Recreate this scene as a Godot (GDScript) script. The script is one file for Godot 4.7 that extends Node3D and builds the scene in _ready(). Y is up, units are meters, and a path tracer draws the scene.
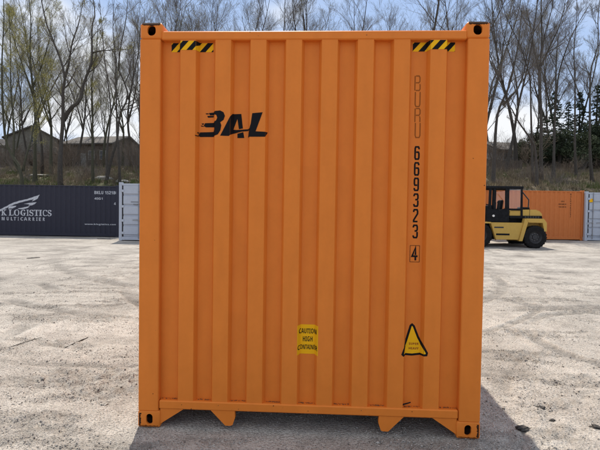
extends Node3D
# An orange shipping container standing end-on in a gravel yard, other containers, a forklift, bare trees and houses behind.

const F := 455.0            # focal length in photograph pixels (600 x 450)
const CAM := Vector3(0.081, 1.568, 3.198)
const CAM_DEG := Vector3(-1.575, 2.60, 0.85)
var cam_basis: Basis
var cam_yaw := 0.0
var rng := RandomNumberGenerator.new()
var M := {}
var used := {}
var hill_noise := FastNoiseLite.new()
var yard_noise := FastNoiseLite.new()
var fine_noise := FastNoiseLite.new()

# ------------------------------------------------------------------ mesh builder
class MB:
	var v := PackedVector3Array()
	var n := PackedVector3Array()
	var c := PackedColorArray()
	var uv := PackedVector2Array()
	var ix := PackedInt32Array()

	func tri(a: Vector3, b: Vector3, d: Vector3) -> void:      # counter-clockwise seen from the front
		var m := (b - a).cross(d - a).normalized()
		var k := v.size()
		v.append(a); v.append(b); v.append(d)
		n.append(m); n.append(m); n.append(m)
		ix.append(k); ix.append(k + 2); ix.append(k + 1)

	func quad(a: Vector3, b: Vector3, d: Vector3, e: Vector3) -> void:
		var m := (d - a).cross(e - b).normalized()
		var k := v.size()
		v.append(a); v.append(b); v.append(d); v.append(e)
		n.append(m); n.append(m); n.append(m); n.append(m)
		ix.append(k); ix.append(k + 2); ix.append(k + 1)
		ix.append(k); ix.append(k + 3); ix.append(k + 2)

	func out_facet(p: Array, center: Vector3) -> void:         # a convex facet turned away from center
		var m: Vector3 = (p[1] - p[0]).cross(p[2] - p[0])
		var mid: Vector3 = (p[0] + p[1] + p[2]) / 3.0
		if m.dot(mid - center) < 0.0:
			p = p.duplicate()
			p.reverse()
		for i in range(1, p.size() - 1):
			tri(p[0], p[i], p[i + 1])

	func box(center: Vector3, size: Vector3, bevel := 0.0, basis := Basis.IDENTITY) -> void:
		var h := size * 0.5
		var b := minf(bevel, minf(h.x, minf(h.y, h.z)) * 0.95)
		var P := func(ax: int, s: Vector3) -> Vector3:
			var q := Vector3(h.x - b, h.y - b, h.z - b)
			q[ax] = h[ax]
			return center + basis * (q * s)
		for ax in 3:
			var a1 := (ax + 1) % 3
			var a2 := (ax + 2) % 3
			for s0 in [-1.0, 1.0]:
				var f := []
				for st in [[-1.0, -1.0], [1.0, -1.0], [1.0, 1.0], [-1.0, 1.0]]:
					var s := Vector3.ZERO
					s[ax] = s0
					s[a1] = st[0]
					s[a2] = st[1]
					f.append(P.call(ax, s))
				out_facet(f, center)
				if b > 0.0:
					for s1 in [-1.0, 1.0]:
						var e := []
						for q in [[ax, -1.0], [ax, 1.0], [a1, 1.0], [a1, -1.0]]:
							var s := Vector3.ZERO
							s[ax] = s0
							s[a1] = s1
							s[a2] = q[1]
							e.append(P.call(q[0], s))
						out_facet(e, center)
		if b > 0.0:
			for sx in [-1.0, 1.0]:
				for sy in [-1.0, 1.0]:
					for sz in [-1.0, 1.0]:
						var s := Vector3(sx, sy, sz)
						out_facet([P.call(0, s), P.call(1, s), P.call(2, s)], center)

	func span(a: Vector3, b: Vector3, bevel := 0.0) -> void:   # an upright box between two corners
		box((a + b) * 0.5, (b - a).abs(), bevel)

	func bar(a: Vector3, b: Vector3, w: float, t: float, bevel := 0.0) -> void:   # a square bar from a to b
		var d := b - a
		var y := d.normalized()
		var x := y.cross(Vector3(0, 0, 1))
		if x.length() < 0.05:
			x = y.cross(Vector3(1, 0, 0))
		x = x.normalized()
		box((a + b) * 0.5, Vector3(w, d.length(), t), bevel, Basis(x, y, x.cross(y)))

	func prism(poly: PackedVector2Array, z0: float, z1: float, xf := Transform3D.IDENTITY) -> void:
		if Geometry2D.is_polygon_clockwise(poly):
			poly = poly.duplicate()
			poly.reverse()
		var t := Geometry2D.triangulate_polygon(poly)
		for i in range(0, t.size(), 3):
			var a := poly[t[i]]
			var b := poly[t[i + 1]]
			var d := poly[t[i + 2]]
			if (b - a).cross(d - a) < 0.0:
				var q := b
				b = d
				d = q
			tri(xf * Vector3(a.x, a.y, z1), xf * Vector3(b.x, b.y, z1), xf * Vector3(d.x, d.y, z1))
			tri(xf * Vector3(a.x, a.y, z0), xf * Vector3(d.x, d.y, z0), xf * Vector3(b.x, b.y, z0))
		for i in poly.size():
			var a := poly[i]
			var b := poly[(i + 1) % poly.size()]
			quad(xf * Vector3(a.x, a.y, z0), xf * Vector3(b.x, b.y, z0), xf * Vector3(b.x, b.y, z1), xf * Vector3(a.x, a.y, z1))

	func tube(pts: Array, radii: Array, sides := 6, capped := true) -> void:
		var k := v.size()
		var last := pts.size() - 1
		var up := Vector3(0.31, 0.2, 0.93)
		for i in pts.size():
			var d: Vector3 = (pts[mini(i + 1, last)] - pts[maxi(i - 1, 0)]).normalized()
			var x := d.cross(up)
			if x.length_squared() < 0.01:
				x = d.cross(Vector3(1, 0, 0))
			x = x.normalized()
			up = x.cross(d)
			for j in sides:
				var a := TAU * j / sides
				var m := x * cos(a) + up * sin(a)
				v.append(pts[i] + m * radii[i])
				n.append(m)
		for i in last:
			for j in sides:
				var a := k + i * sides + j
				var b := k + i * sides + (j + 1) % sides
				ix.append(a); ix.append(b); ix.append(a + sides)
				ix.append(b); ix.append(b + sides); ix.append(a + sides)
		if capped and sides > 4:
			for e in [0, last]:
				for j in range(1, sides - 1):
					ix.append(k + e * sides); ix.append(k + e * sides + j); ix.append(k + e * sides + j + 1)

	func lathe(profile: Array, sides: int, center: Vector3, axis: Vector3) -> void:   # profile of Vector2(radius, along axis)
		var x := axis.cross(Vector3(0.3, 0.9, 0.2)).normalized()
		var y := axis.cross(x)
		for i in profile.size() - 1:
			var p: Vector2 = profile[i]
			var q: Vector2 = profile[i + 1]
			for j in sides:
				var a := TAU * j / sides
				var b := TAU * (j + 1) / sides
				var ra := x * cos(a) + y * sin(a)
				var rb := x * cos(b) + y * sin(b)
				quad(center + ra * p.x + axis * p.y, center + ra * q.x + axis * q.y, center + rb * q.x + axis * q.y, center + rb * p.x + axis * p.y)

	func mesh() -> ArrayMesh:
		var a := []
		a.resize(Mesh.ARRAY_MAX)
		a[Mesh.ARRAY_VERTEX] = v
		a[Mesh.ARRAY_NORMAL] = n
		if c.size() == v.size() and c.size() > 0:
			a[Mesh.ARRAY_COLOR] = c
		if uv.size() == v.size() and uv.size() > 0:
			a[Mesh.ARRAY_TEX_UV] = uv
		a[Mesh.ARRAY_INDEX] = ix
		var m := ArrayMesh.new()
		m.add_surface_from_arrays(Mesh.PRIMITIVE_TRIANGLES, a)
		return m

# ------------------------------------------------------------------ scene helpers
func numbered(called: String) -> String:
	if not used.has(called):
		used[called] = 0
		return called
	used[called] += 1
	return "%s_%03d" % [called, used[called]]

func part(parent: Node, called: String, mb: MB, mat: Material) -> MeshInstance3D:
	return part_mesh(parent, called, mb.mesh(), mat)

func part_mesh(parent: Node, called: String, mesh: Mesh, mat: Material) -> MeshInstance3D:
	var o := MeshInstance3D.new()
	o.name = numbered(called) if parent == self else called
	o.mesh = mesh
	o.material_override = mat
	parent.add_child(o, true)
	return o

func tag(o: Node, label: String, category: String, group := "") -> void:
	o.set_meta("label", label)
	o.set_meta("category", category)
	if group:
		o.set_meta("group", group)

func thing(called: String, at_: Vector3, turn: float, label: String, category: String, group := "") -> Node3D:
	var o := Node3D.new()
	o.name = numbered(called)
	add_child(o)
	o.position = at_
	o.rotation.y = turn
	tag(o, label, category, group)
	return o

func structure(o: Node) -> Node:
	o.set_meta("kind", "structure")
	return o

func at(px: float, py: float, depth: float) -> Vector3:       # photograph pixel at a distance along the view axis
	return CAM + cam_basis * Vector3((px - 300.0) / F * depth, (225.0 - py) / F * depth, -depth)

func on_front(p: Vector2, z: float) -> Vector2:               # photograph pixel on the upright plane z of the near container
	var d := at(p.x, p.y, 1.0) - CAM
	var q := CAM + d * ((z - CAM.z) / d.z)
	return Vector2(q.x, q.y)

func lin(r: float, g: float, b: float) -> Color:
	return Color(r, g, b).linear_to_srgb()

func smooth(a: float, b: float, x: float) -> float:
	return smoothstep(a, b, x)

# ------------------------------------------------------------------ textures and materials
func noise_image(size: int, freq: float, octaves: int, sd: int, kind := FastNoiseLite.TYPE_SIMPLEX_SMOOTH) -> Image:
	var f := FastNoiseLite.new()
	f.noise_type = kind
	f.frequency = freq
	f.fractal_octaves = octaves
	f.seed = sd
	var im := f.get_seamless_image(size, size, false, false, 0.12, true)
	im.convert(Image.FORMAT_L8)
	return im

func mix_image(size: int, layers: Array, lo: Color, hi: Color, gain: float) -> ImageTexture:
	# layers: [Image, weight]; grey sum about 0.5 turned into a colour between lo and hi (linear values)
	var bytes := PackedByteArray()
	bytes.resize(size * size * 3)
	var lut := []
	for i in 256:
		var t := clampf((i / 255.0 - 0.5) * gain + 0.5, 0.0, 1.0)
		lut.append(lo.lerp(hi, t).linear_to_srgb())
	var datas := []
	for l in layers:
		datas.append(l[0].get_data())
	for i in size * size:
		var s := 0.0
		for k in layers.size():
			s += (datas[k][i] - 127.5) * layers[k][1]
		var q: Color = lut[clampi(int(s + 127.5), 0, 255)]
		bytes[i * 3] = int(q.r * 255.0)
		bytes[i * 3 + 1] = int(q.g * 255.0)
		bytes[i * 3 + 2] = int(q.b * 255.0)
	return ImageTexture.create_from_image(Image.create_from_data(size, size, false, Image.FORMAT_RGB8, bytes))

func mat(color: Color, rough := 0.7, metal := 0.0, tex: Texture2D = null, tile := 1.0, bump: Texture2D = null, bump_cm := 0.0) -> StandardMaterial3D:
	var m := StandardMaterial3D.new()
	m.albedo_color = color
	m.roughness = rough
	m.metallic = metal
	if tex or bump:
		m.uv1_triplanar = true
		m.uv1_world_triplanar = true
		m.uv1_scale = Vector3.ONE / tile
	if tex:
		m.albedo_texture = tex
	if bump:
		m.heightmap_enabled = true
		m.heightmap_texture = bump
		m.heightmap_scale = bump_cm
		m.heightmap_deep_parallax = false
	return m

func make_materials() -> void:
	var n_fine := noise_image(512, 0.09, 3, 3)
	var n_mid := noise_image(512, 0.02, 4, 5)
	var n_big := noise_image(512, 0.008, 4, 8)
	var n_cell := noise_image(512, 0.06, 2, 9, FastNoiseLite.TYPE_CELLULAR)
	var t_fine := ImageTexture.create_from_image(n_fine)
	var t_mid := ImageTexture.create_from_image(n_mid)
	var streak := noise_image(512, 0.03, 4, 14)
	streak.resize(512, 64, Image.INTERPOLATE_LANCZOS)
	var stretched := streak.get_region(Rect2i(0, 0, 512, 16))
	stretched.resize(512, 512, Image.INTERPOLATE_CUBIC)
	var streaked := mix_image(512, [[n_fine, 0.25], [n_mid, 0.4], [n_big, 0.3], [stretched, 0.8]], Color(0.91, 0.90, 0.89), Color(1, 1, 1), 1.2)
	var paint := mix_image(512, [[n_fine, 0.35], [n_mid, 0.5], [n_big, 0.6]], Color(0.91, 0.91, 0.91), Color(1, 1, 1), 1.2)
	var worn := mix_image(512, [[n_fine, 0.4], [n_mid, 0.7], [n_big, 0.5]], Color(0.55, 0.53, 0.50), Color(1, 1, 1), 1.6)
	M.orange = mat(lin(0.75, 0.213, 0.029), 0.5, 0.0, streaked, 1.9, t_mid, 0.2)
	M.orange_old = mat(lin(0.58, 0.18, 0.05), 0.6, 0.0, streaked, 1.4)
	M.navy = mat(lin(0.044, 0.045, 0.062), 0.5, 0.0, streaked, 1.3)
	M.white_paint = mat(lin(0.44, 0.48, 0.55), 0.55, 0.0, paint, 1.3)
	M.dark_steel = mat(lin(0.03, 0.028, 0.027), 0.7, 0.0, worn, 1.1)
	M.under = mat(lin(0.42, 0.30, 0.19), 0.85, 0.0, worn, 1.3)
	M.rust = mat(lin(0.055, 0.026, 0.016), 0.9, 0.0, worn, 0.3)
	M.black_print = mat(lin(0.010, 0.010, 0.012), 0.55)
	M.brown_print = mat(lin(0.28, 0.085, 0.017), 0.6)
	M.yellow_print = mat(lin(0.86, 0.46, 0.012), 0.6)
	M.white_print = mat(lin(0.52, 0.54, 0.58), 0.6)
	M.red_print = mat(lin(0.25, 0.03, 0.02), 0.6)
	M.grey_print = mat(lin(0.20, 0.21, 0.23), 0.6)
	M.fork_yellow = mat(lin(0.56, 0.36, 0.085), 0.5, 0.0, paint, 0.9)
	M.fork_black = mat(lin(0.016, 0.017, 0.020), 0.5, 0.0, worn, 1.2)
	M.rubber = mat(lin(0.022, 0.022, 0.023), 0.85, 0.0, worn, 0.7)
	M.rim = mat(lin(0.035, 0.036, 0.040), 0.6, 0.0, worn, 0.6)
	M.steel = mat(lin(0.25, 0.25, 0.26), 0.4, 0.8)
	M.dust = mat(lin(0.22, 0.10, 0.045), 0.95)
	for k in ["black_print", "brown_print", "yellow_print", "red_print", "grey_print", "white_print", "rust", "navy", "fork_black", "rubber", "dust"]:
		M[k].metallic_specular = 0.2
		M[k].roughness = maxf(M[k].roughness, 0.6)
	for k in ["orange", "orange_old", "white_paint", "fork_yellow"]:
		M[k].metallic_specular = 0.32
	var g := StandardMaterial3D.new()
	g.albedo_color = Color(0.55, 0.6, 0.62, 0.05)
	g.roughness = 0.05
	g.transparency = BaseMaterial3D.TRANSPARENCY_ALPHA
	M.glass = g
	M.lamp_glass = mat(lin(0.75, 0.75, 0.72), 0.15)
	# the yard: pale crushed stone and dust
	var g_fine := noise_image(1024, 0.16, 3, 21)
	var g_cell := noise_image(1024, 0.11, 2, 22, FastNoiseLite.TYPE_CELLULAR)
	var g_mid := noise_image(1024, 0.055, 4, 23)
	var g_big := noise_image(1024, 0.008, 3, 24)
	var ground := mix_image(1024, [[g_fine, 0.85], [g_cell, 0.3], [g_mid, 0.55], [g_big, 0.35]], Color(0.255, 0.235, 0.21), Color(0.68, 0.638, 0.578), 1.2)
	var ground_h := mix_image(1024, [[g_fine, 0.5], [g_cell, 0.5], [g_mid, 0.7]], Color(0, 0, 0), Color(1, 1, 1), 1.0)
	var g_wide := mix_image(512, [[n_mid, 0.8], [n_big, 0.7], [n_fine, 0.3]], Color(0.74, 0.735, 0.73), Color(1, 1, 1), 1.6)
	M.yard = mat(Color.WHITE, 0.95, 0.0, ground, 1.7, ground_h, 2.2)
	M.yard.vertex_color_use_as_albedo = true
	M.yard.detail_enabled = true
	M.yard.detail_blend_mode = BaseMaterial3D.BLEND_MODE_MUL
	M.yard.detail_albedo = g_wide
	M.yard.detail_uv_layer = BaseMaterial3D.DETAIL_UV_2
	M.yard.uv2_triplanar = true
	M.yard.uv2_world_triplanar = true
	M.yard.uv2_scale = Vector3.ONE / 11.3
	M.stone = mat(Color.WHITE, 0.95, 0.0, mix_image(512, [[n_fine, 0.6], [n_mid, 0.6]], Color(0.55, 0.54, 0.52), Color(1, 1, 1), 1.3), 0.25, t_fine, 0.3)
	M.stone.vertex_color_use_as_albedo = true
	M.dark_stone = mat(lin(0.07, 0.066, 0.062), 0.95, 0.0, worn, 0.2, t_fine, 0.3)
	M.pale_stone = mat(lin(0.42, 0.41, 0.38), 0.95, 0.0, worn, 0.9, t_mid, 2.0)
	# the hillside: leaf litter, dead grass, green moss
	var hill_tex := mix_image(512, [[n_fine, 0.9], [n_cell, 0.5], [n_mid, 0.6]], Color(0.35, 0.33, 0.30), Color(1, 1, 1), 1.5)
	M.hill = mat(Color.WHITE, 1.0, 0.0, hill_tex, 3.7, t_mid, 6.0)
	M.hill.vertex_color_use_as_albedo = true
	M.grass = mat(Color.WHITE, 0.9)
	M.grass.vertex_color_use_as_albedo = true
	M.grass.backlight_enabled = true
	M.grass.backlight = Color(0.12, 0.12, 0.05)
	M.bark = mat(lin(0.085, 0.075, 0.064), 0.95, 0.0, worn, 0.8, t_mid, 3.0)
	M.bark_green = mat(lin(0.082, 0.08, 0.05), 0.95, 0.0, worn, 0.8, t_mid, 3.0)
	M.twig = mat(lin(0.14, 0.122, 0.105), 0.95)
	M.twig_green = mat(lin(0.15, 0.14, 0.08), 0.95)
	M.bud = mat(lin(0.34, 0.31, 0.10), 0.8)
	M.bud.backlight_enabled = true
	M.bud.backlight = lin(0.16, 0.16, 0.04)
	M.needle = mat(lin(0.030, 0.045, 0.022), 0.9)
	M.needle_light = mat(lin(0.050, 0.066, 0.030), 0.9)
	M.brush_twig = mat(lin(0.15, 0.115, 0.085), 0.95)
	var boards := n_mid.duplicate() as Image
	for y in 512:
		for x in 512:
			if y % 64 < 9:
				boards.set_pixel(x, y, Color(0.05, 0.05, 0.05))  # dark rows paint in the shade of the board joints
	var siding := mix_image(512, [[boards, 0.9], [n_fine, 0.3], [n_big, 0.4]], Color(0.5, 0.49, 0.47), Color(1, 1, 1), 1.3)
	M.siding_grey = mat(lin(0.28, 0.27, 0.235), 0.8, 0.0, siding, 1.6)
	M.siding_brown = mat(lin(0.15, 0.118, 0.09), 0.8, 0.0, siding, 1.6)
	M.siding_pale = mat(lin(0.5, 0.5, 0.5), 0.8, 0.0, worn, 2.2)
	M.shingle = mat(lin(0.14, 0.13, 0.12), 0.9, 0.0, worn, 1.1)
	M.trim = mat(lin(0.32, 0.32, 0.30), 0.7)
	M.window = mat(lin(0.03, 0.035, 0.045), 0.08)
	M.timber = mat(lin(0.11, 0.085, 0.065), 0.9, 0.0, worn, 1.0)

# ------------------------------------------------------------------ terrain
func arc_rut(x: float, z: float, cx: float, cz: float, r: float, half: float) -> Vector2:
	var dx := x - cx
	var dz := z - cz
	var d := absf(sqrt(dx * dx + dz * dz) - r)
	if d > half * 2.4:
		return Vector2.ZERO
	var lug := sin(atan2(dz, dx) * r / 0.055 + d * 9.0)
	var inside := 1.0 - smooth(half * 0.75, half * 1.05, d)
	var ridge := smooth(half * 0.8, half * 1.2, d) * (1.0 - smooth(half * 1.3, half * 2.4, d))
	return Vector2(-0.014 * inside * (0.6 + 0.4 * lug) + 0.013 * ridge, inside * 0.8)

const RUTS := [[-3.4, -7.6, 6.85, 0.05], [-2.6, -9.0, 7.75, 0.07], [-1.6, -9.4, 6.2, 0.14], [4.6, -2.6, 1.75, 0.09], [5.6, 1.6, 3.7, 0.15], [6.2, 0.9, 4.9, 0.16], [3.2, -9.0, 7.7, 0.17], [2.0, -16.0, 11.5, 0.2], [-9.0, -2.0, 5.2, 0.15], [9.0, -7.0, 5.6, 0.17], [-14, -14, 9.0, 0.2], [12, -12, 7.0, 0.2]]

func yard_rise(x: float, z: float) -> float:
	return 0.2 * smooth(19.0, 23.5, -z) * smooth(3.0, 10.0, x) + 0.05 * smooth(17.0, 22.0, -z) * smooth(-5.0, -9.0, x)

func rough_at(x: float, z: float) -> float:                   # where the dust is gone and coarse grit lies bare
	var a := yard_noise.get_noise_2d(x * 0.9 - 30.0, z * 3.4)
	var b := yard_noise.get_noise_2d(x * 3.0 + 15.0, z * 9.0)
	return smooth(0.06, 0.36, a + b * 0.55)

func yard_h(x: float, z: float) -> Vector2:                   # height and churned amount
	var h := yard_rise(x, z)
	var k := 0.0
	var near := 1.0 - smooth(9.0, 26.0, Vector2(x, z + 1.0).length())
	for r in RUTS:
		var q := arc_rut(x, z, r[0], r[1], r[2], r[3])
		var w := smooth(-0.25, 0.25, yard_noise.get_noise_2d(x * 0.9 + r[0] * 7.0, z * 0.9))
		h += q.x * w
		k = maxf(k, q.y * w)
	h += yard_noise.get_noise_2d(x * 1.1, z * 1.1) * 0.035
	h += yard_noise.get_noise_2d(x * 6.0 + 40.0, z * 6.0) * 0.009 * near
	var rough := rough_at(x, z)
	h += fine_noise.get_noise_2d(x, z) * (0.010 + 0.032 * rough) * near
	k = maxf(k, rough * (0.6 + 0.5 * fine_noise.get_noise_2d(x * 0.7 + 9.0, z * 0.7)))
	var under := (1.0 - smooth(1.25, 1.6, absf(x))) * (1.0 - smooth(0.0, 0.35, z))
	return Vector2(lerpf(h - 0.012, minf(h, 0.01) * 0.35 - 0.006, under), k)

func hill_h(x: float, z: float) -> float:
	var d := -z - 27.0 + 0.6 * hill_noise.get_noise_1d(x * 2.0)
	var right := smooth(-4.0, 12.0, x)
	var h := -0.6 + (4.0 + right * 0.4) * smooth(0.0, lerpf(6.5, 5.0, right), d)
	h += lerpf(0.165, 0.20, right) * clampf(d - 5.0, 0.0, 16.0) + lerpf(0.08, 0.13, right) * clampf(d - 21.0, 0.0, 60.0) + 0.02 * maxf(d - 81.0, 0.0)
	h += hill_noise.get_noise_2d(x, z) * 0.5 * smooth(2.0, 8.0, d)
	h += hill_noise.get_noise_2d(x * 5.0, z * 5.0) * 0.16 * smooth(1.0, 5.0, d)
	return h

func grid_sheet(xs: Array, zs: Array, hf: Callable, cf: Callable) -> ArrayMesh:
	var mb := MB.new()
	var nx := xs.size()
	for z in zs:
		for x in xs:
			var h: Vector2 = hf.call(x, z)
			mb.v.append(Vector3(x, h.x, z))
			mb.c.append(cf.call(x, z, h))
	mb.n.resize(mb.v.size())
	for j in zs.size():
		for i in nx:
			var a := mb.v[j * nx + maxi(i - 1, 0)]
			var b := mb.v[j * nx + mini(i + 1, nx - 1)]
			var d := mb.v[maxi(j - 1, 0) * nx + i]
			var e := mb.v[mini(j + 1, zs.size() - 1) * nx + i]
			mb.n[j * nx + i] = (e - d).cross(b - a).normalized()
	for j in zs.size() - 1:
		for i in nx - 1:
			var k := j * nx + i
			mb.ix.append_array([k, k + 1, k + nx, k + 1, k + nx + 1, k + nx])
	return mb.mesh()

func spread(lo: float, hi: float, step: float, out_lo: float, out_hi: float, grow: float) -> Array:
	var a := []
	var x := lo
	while x <= hi:
		a.append(x)
		x += step
	var s := step
	x = a[-1]
	while x < out_hi:
		s *= grow
		x += s
		a.append(x)
	s = step
	x = lo
	while x > out_lo:
		s *= grow
		x -= s
		a.push_front(x)
	return a

func make_ground() -> void:
	var xs := spread(-5.2, 5.2, 0.032, -320.0, 320.0, 1.07)
	var zs := spread(-5.5, 0.9, 0.032, -26.0, 160.0, 1.045)
	zs.push_front(-29.5)
	zs.push_front(-400.0)
	var yc := func(x: float, z: float, h: Vector2) -> Color:
		var p := yard_noise.get_noise_2d(x * 0.35 + 90.0, z * 0.9)
		var t := clampf(1.0 - 0.13 * smooth(0.0, 0.5, p) - 0.62 * clampf(h.y, 0.0, 1.0) * (0.7 + 0.6 * fine_noise.get_noise_2d(x * 0.6, z * 0.9)), 0.4, 1.0)
		return Color(t, t * 0.995, t * 0.985)
	structure(part_mesh(self, "ground", grid_sheet(xs, zs, yard_h, yc), M.yard))
	var hx := []
	for i in 150:
		hx.append(-75.0 + i * 1.0)
	hx = [-330.0, -200.0, -140.0, -105.0, -88.0] + hx + [88.0, 105.0, 140.0, 200.0, 330.0]
	var hz := []
	for i in 60:
		hz.append(-62.0 + i * 0.6)
	hz = [-360.0, -260.0, -190.0, -140.0, -110.0, -90.0, -78.0, -70.0] + hz
	var hf := func(x: float, z: float) -> Vector2: return Vector2(hill_h(x, z), 0.0)
	var hc := func(x: float, z: float, _h: Vector2) -> Color:
		var p := hill_noise.get_noise_2d(x * 3.0 + 50.0, z * 3.0)
		var q := hill_noise.get_noise_2d(x * 9.0, z * 9.0 + 70.0)
		var litter := Color(0.15, 0.118, 0.082).lerp(Color(0.20, 0.165, 0.115), clampf(q + 0.5, 0.0, 1.0))
		return litter.lerp(Color(0.095, 0.115, 0.042), smooth(-0.05, 0.4, p + q * 0.5) * (0.8 if x < 2.0 else 0.45))
	structure(part_mesh(self, "hillside", grid_sheet(hx, hz, hf, hc), M.hill))

func rock_mesh(sd: int, rough: float, flat: float, rings := 5, sides := 8) -> ArrayMesh:
	var f := FastNoiseLite.new()
	f.seed = sd
	f.frequency = 0.9
	var mb := MB.new()
	var P := func(i: int, j: int) -> Vector3:
		var a := PI * i / rings
		var b := TAU * (j % sides) / sides
		var d := Vector3(sin(a) * cos(b), cos(a) * flat, sin(a) * sin(b))
		return d * (1.0 + rough * f.get_noise_3d(d.x * 1.4, d.y * 1.4, d.z * 1.4) * 1.6)
	for i in rings:
		for j in sides:
			if i == 0:
				mb.tri(P.call(0, 0), P.call(1, j + 1), P.call(1, j))
			elif i == rings - 1:
				mb.tri(P.call(i, j), P.call(i, j + 1), P.call(rings, 0))
			else:
				mb.quad(P.call(i, j), P.call(i, j + 1), P.call(i + 1, j + 1), P.call(i + 1, j))
	return mb.mesh()

func make_stones() -> void:
	rng.seed = 77
	var kinds := [[52000, 0.003, 0.0085, 11], [4200, 0.006, 0.014, 12], [90, 0.014, 0.024, 13]]
	for k in kinds:
		var mm := MultiMesh.new()
		mm.transform_format = MultiMesh.TRANSFORM_3D
		mm.use_colors = true
		mm.mesh = rock_mesh(k[3], 0.5, 0.65, 3, 5)
		mm.instance_count = k[0]
		for i in k[0]:
			var z: float = 1.2 - 13.0 * pow(rng.randf(), 1.7)
			var x: float = rng.randf_range(-1.0, 1.0) * (3.4 + absf(z) * 0.75)
			if absf(x) < 1.25 and z < -0.6:
				x = signf(x) * (1.3 + rng.randf() * (2.0 + absf(z) * 0.7))
			for tries in 3:
				if rough_at(x, z) < 0.25 and rng.randf() < 0.8:
					x += 0.31
					z -= 0.13
			var s: float = lerpf(k[1], k[2], pow(rng.randf(), 2.0))
			var b := Basis.from_euler(Vector3(rng.randf() * 0.6, rng.randf() * TAU, rng.randf() * 0.6)).scaled(Vector3(s, s * rng.randf_range(0.5, 0.9), s * rng.randf_range(0.7, 1.2)))
			mm.set_instance_transform(i, Transform3D(b, Vector3(x, yard_h(x, z).x + s * 0.25, z)))
			var t := rng.randf_range(0.30, 0.62) if rng.randf() < 0.85 else rng.randf_range(0.12, 0.25)
			mm.set_instance_color(i, Color(t, t * 0.95, t * 0.88))
		var o := MultiMeshInstance3D.new()
		o.name = numbered(["gravel_grit", "gravel", "gravel_stones"][kinds.find(k)])
		o.multimesh = mm
		o.material_override = M.stone
		add_child(o)
		tag(o, ["fine grit scattered over the pale yard", "small pale gravel loose on the yard", "loose larger pebbles lying on the yard"][kinds.find(k)], "gravel")
		o.set_meta("kind", "stuff")
	# single lumps that the photograph lets one point at
	var lumps := [[523, 427.5, 0.048, "jagged black lump of debris beside the shadow's edge", 31], [540, 406, 0.036, "broken dark clod in the wheel ruts right of the orange container", 32], [553, 418, 0.03, "small dark flat stone in front of the wheel ruts", 33], [596, 426, 0.04, "dark clod by a churned patch of ruts", 34], [105, 404, 0.032, "grey chipped stone with pale top left of the container foot", 35], [68, 375, 0.018, "small dark pebble alone on pale dust left of container", 36], [551, 311, 0.045, "small dark stone far out on pale yard", 37]]
	for l in lumps:
		var p := on_ground(Vector2(l[0], l[1]))
		var mb := rock_mesh(l[4], 0.6, 0.6, 10, 15)
		var o := part_mesh(self, "stone", mb, M.dark_stone if l[0] != 105 else M.pale_stone)
		o.position = Vector3(p.x, yard_h(p.x, p.z).x + l[2] * 0.15, p.z)
		o.scale = Vector3(l[2] * 0.95, l[2] * 0.5, l[2] * 0.7)
		tag(o, l[3], "stone", "loose stones on the yard")

func make_scraps_and_grooves() -> void:
	for s in [[Vector2(65, 346.5), Vector2(88, 336.5), 0.009, "dark strip standing in for a shaded groove in the pale dust left of the container"], [Vector2(8, 347), Vector2(41, 337.5), 0.005, "thin dark strip standing in for a shaded groove near the wider strip"], [Vector2(26.5, 258.6), Vector2(40, 257.8), 0.018, "flat dark offcut lying before the dark blue container"], [Vector2(98, 239.6), Vector2(110, 239.2), 0.05, "pale plank end lying at the foot of the dark blue container"]]:  # first two are added dark strips in place of grooves filled with shade
		var a := on_ground(s[0])
		var b := on_ground(s[1])
		a.y = yard_h(a.x, a.z).x + s[2] * 0.6
		b.y = yard_h(b.x, b.z).x + s[2] * 0.6
		var m := (a + b) * 0.5
		var mb := MB.new()
		var pts := []
		var rad := []
		rng.seed = int(s[0].x)
		for i in 9:
			var t := i / 8.0
			pts.append(a.lerp(b, t) - m + Vector3(0, rng.randfn(0, s[2] * 0.15), rng.randfn(0, s[2] * 0.5)))
			rad.append(s[2] * (0.35 + 0.65 * sin(PI * clampf(t, 0.06, 0.94))) * rng.randf_range(0.8, 1.15))
		mb.tube(pts, rad, 7)
		var o := part(self, "stick", mb, M.dark_stone if s[0].x < 90 else M.pale_stone)  # the name also covers the strips added for shaded grooves
		o.position = m
		tag(o, s[3], "stick")

func on_ground(p: Vector2) -> Vector3:
	var d := at(p.x, p.y, 1.0) - CAM
	return CAM + d * (-CAM.y / d.y)

# ------------------------------------------------------------------ flat print that follows a profiled wall
# profile: Array of Vector2(x, z) along the wall, x rising. xf turns (x, y, z-out) into the parent's space.
func profile_z(profile: Array, x: float) -> float:
	for i in profile.size() - 1:
		if x <= profile[i + 1].x:
			var a: Vector2 = profile[i]
			var b: Vector2 = profile[i + 1]
			return lerpf(a.y, b.y, clampf((x - a.x) / maxf(b.x - a.x, 1e-6), 0.0, 1.0))
	return profile[-1].y

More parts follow.
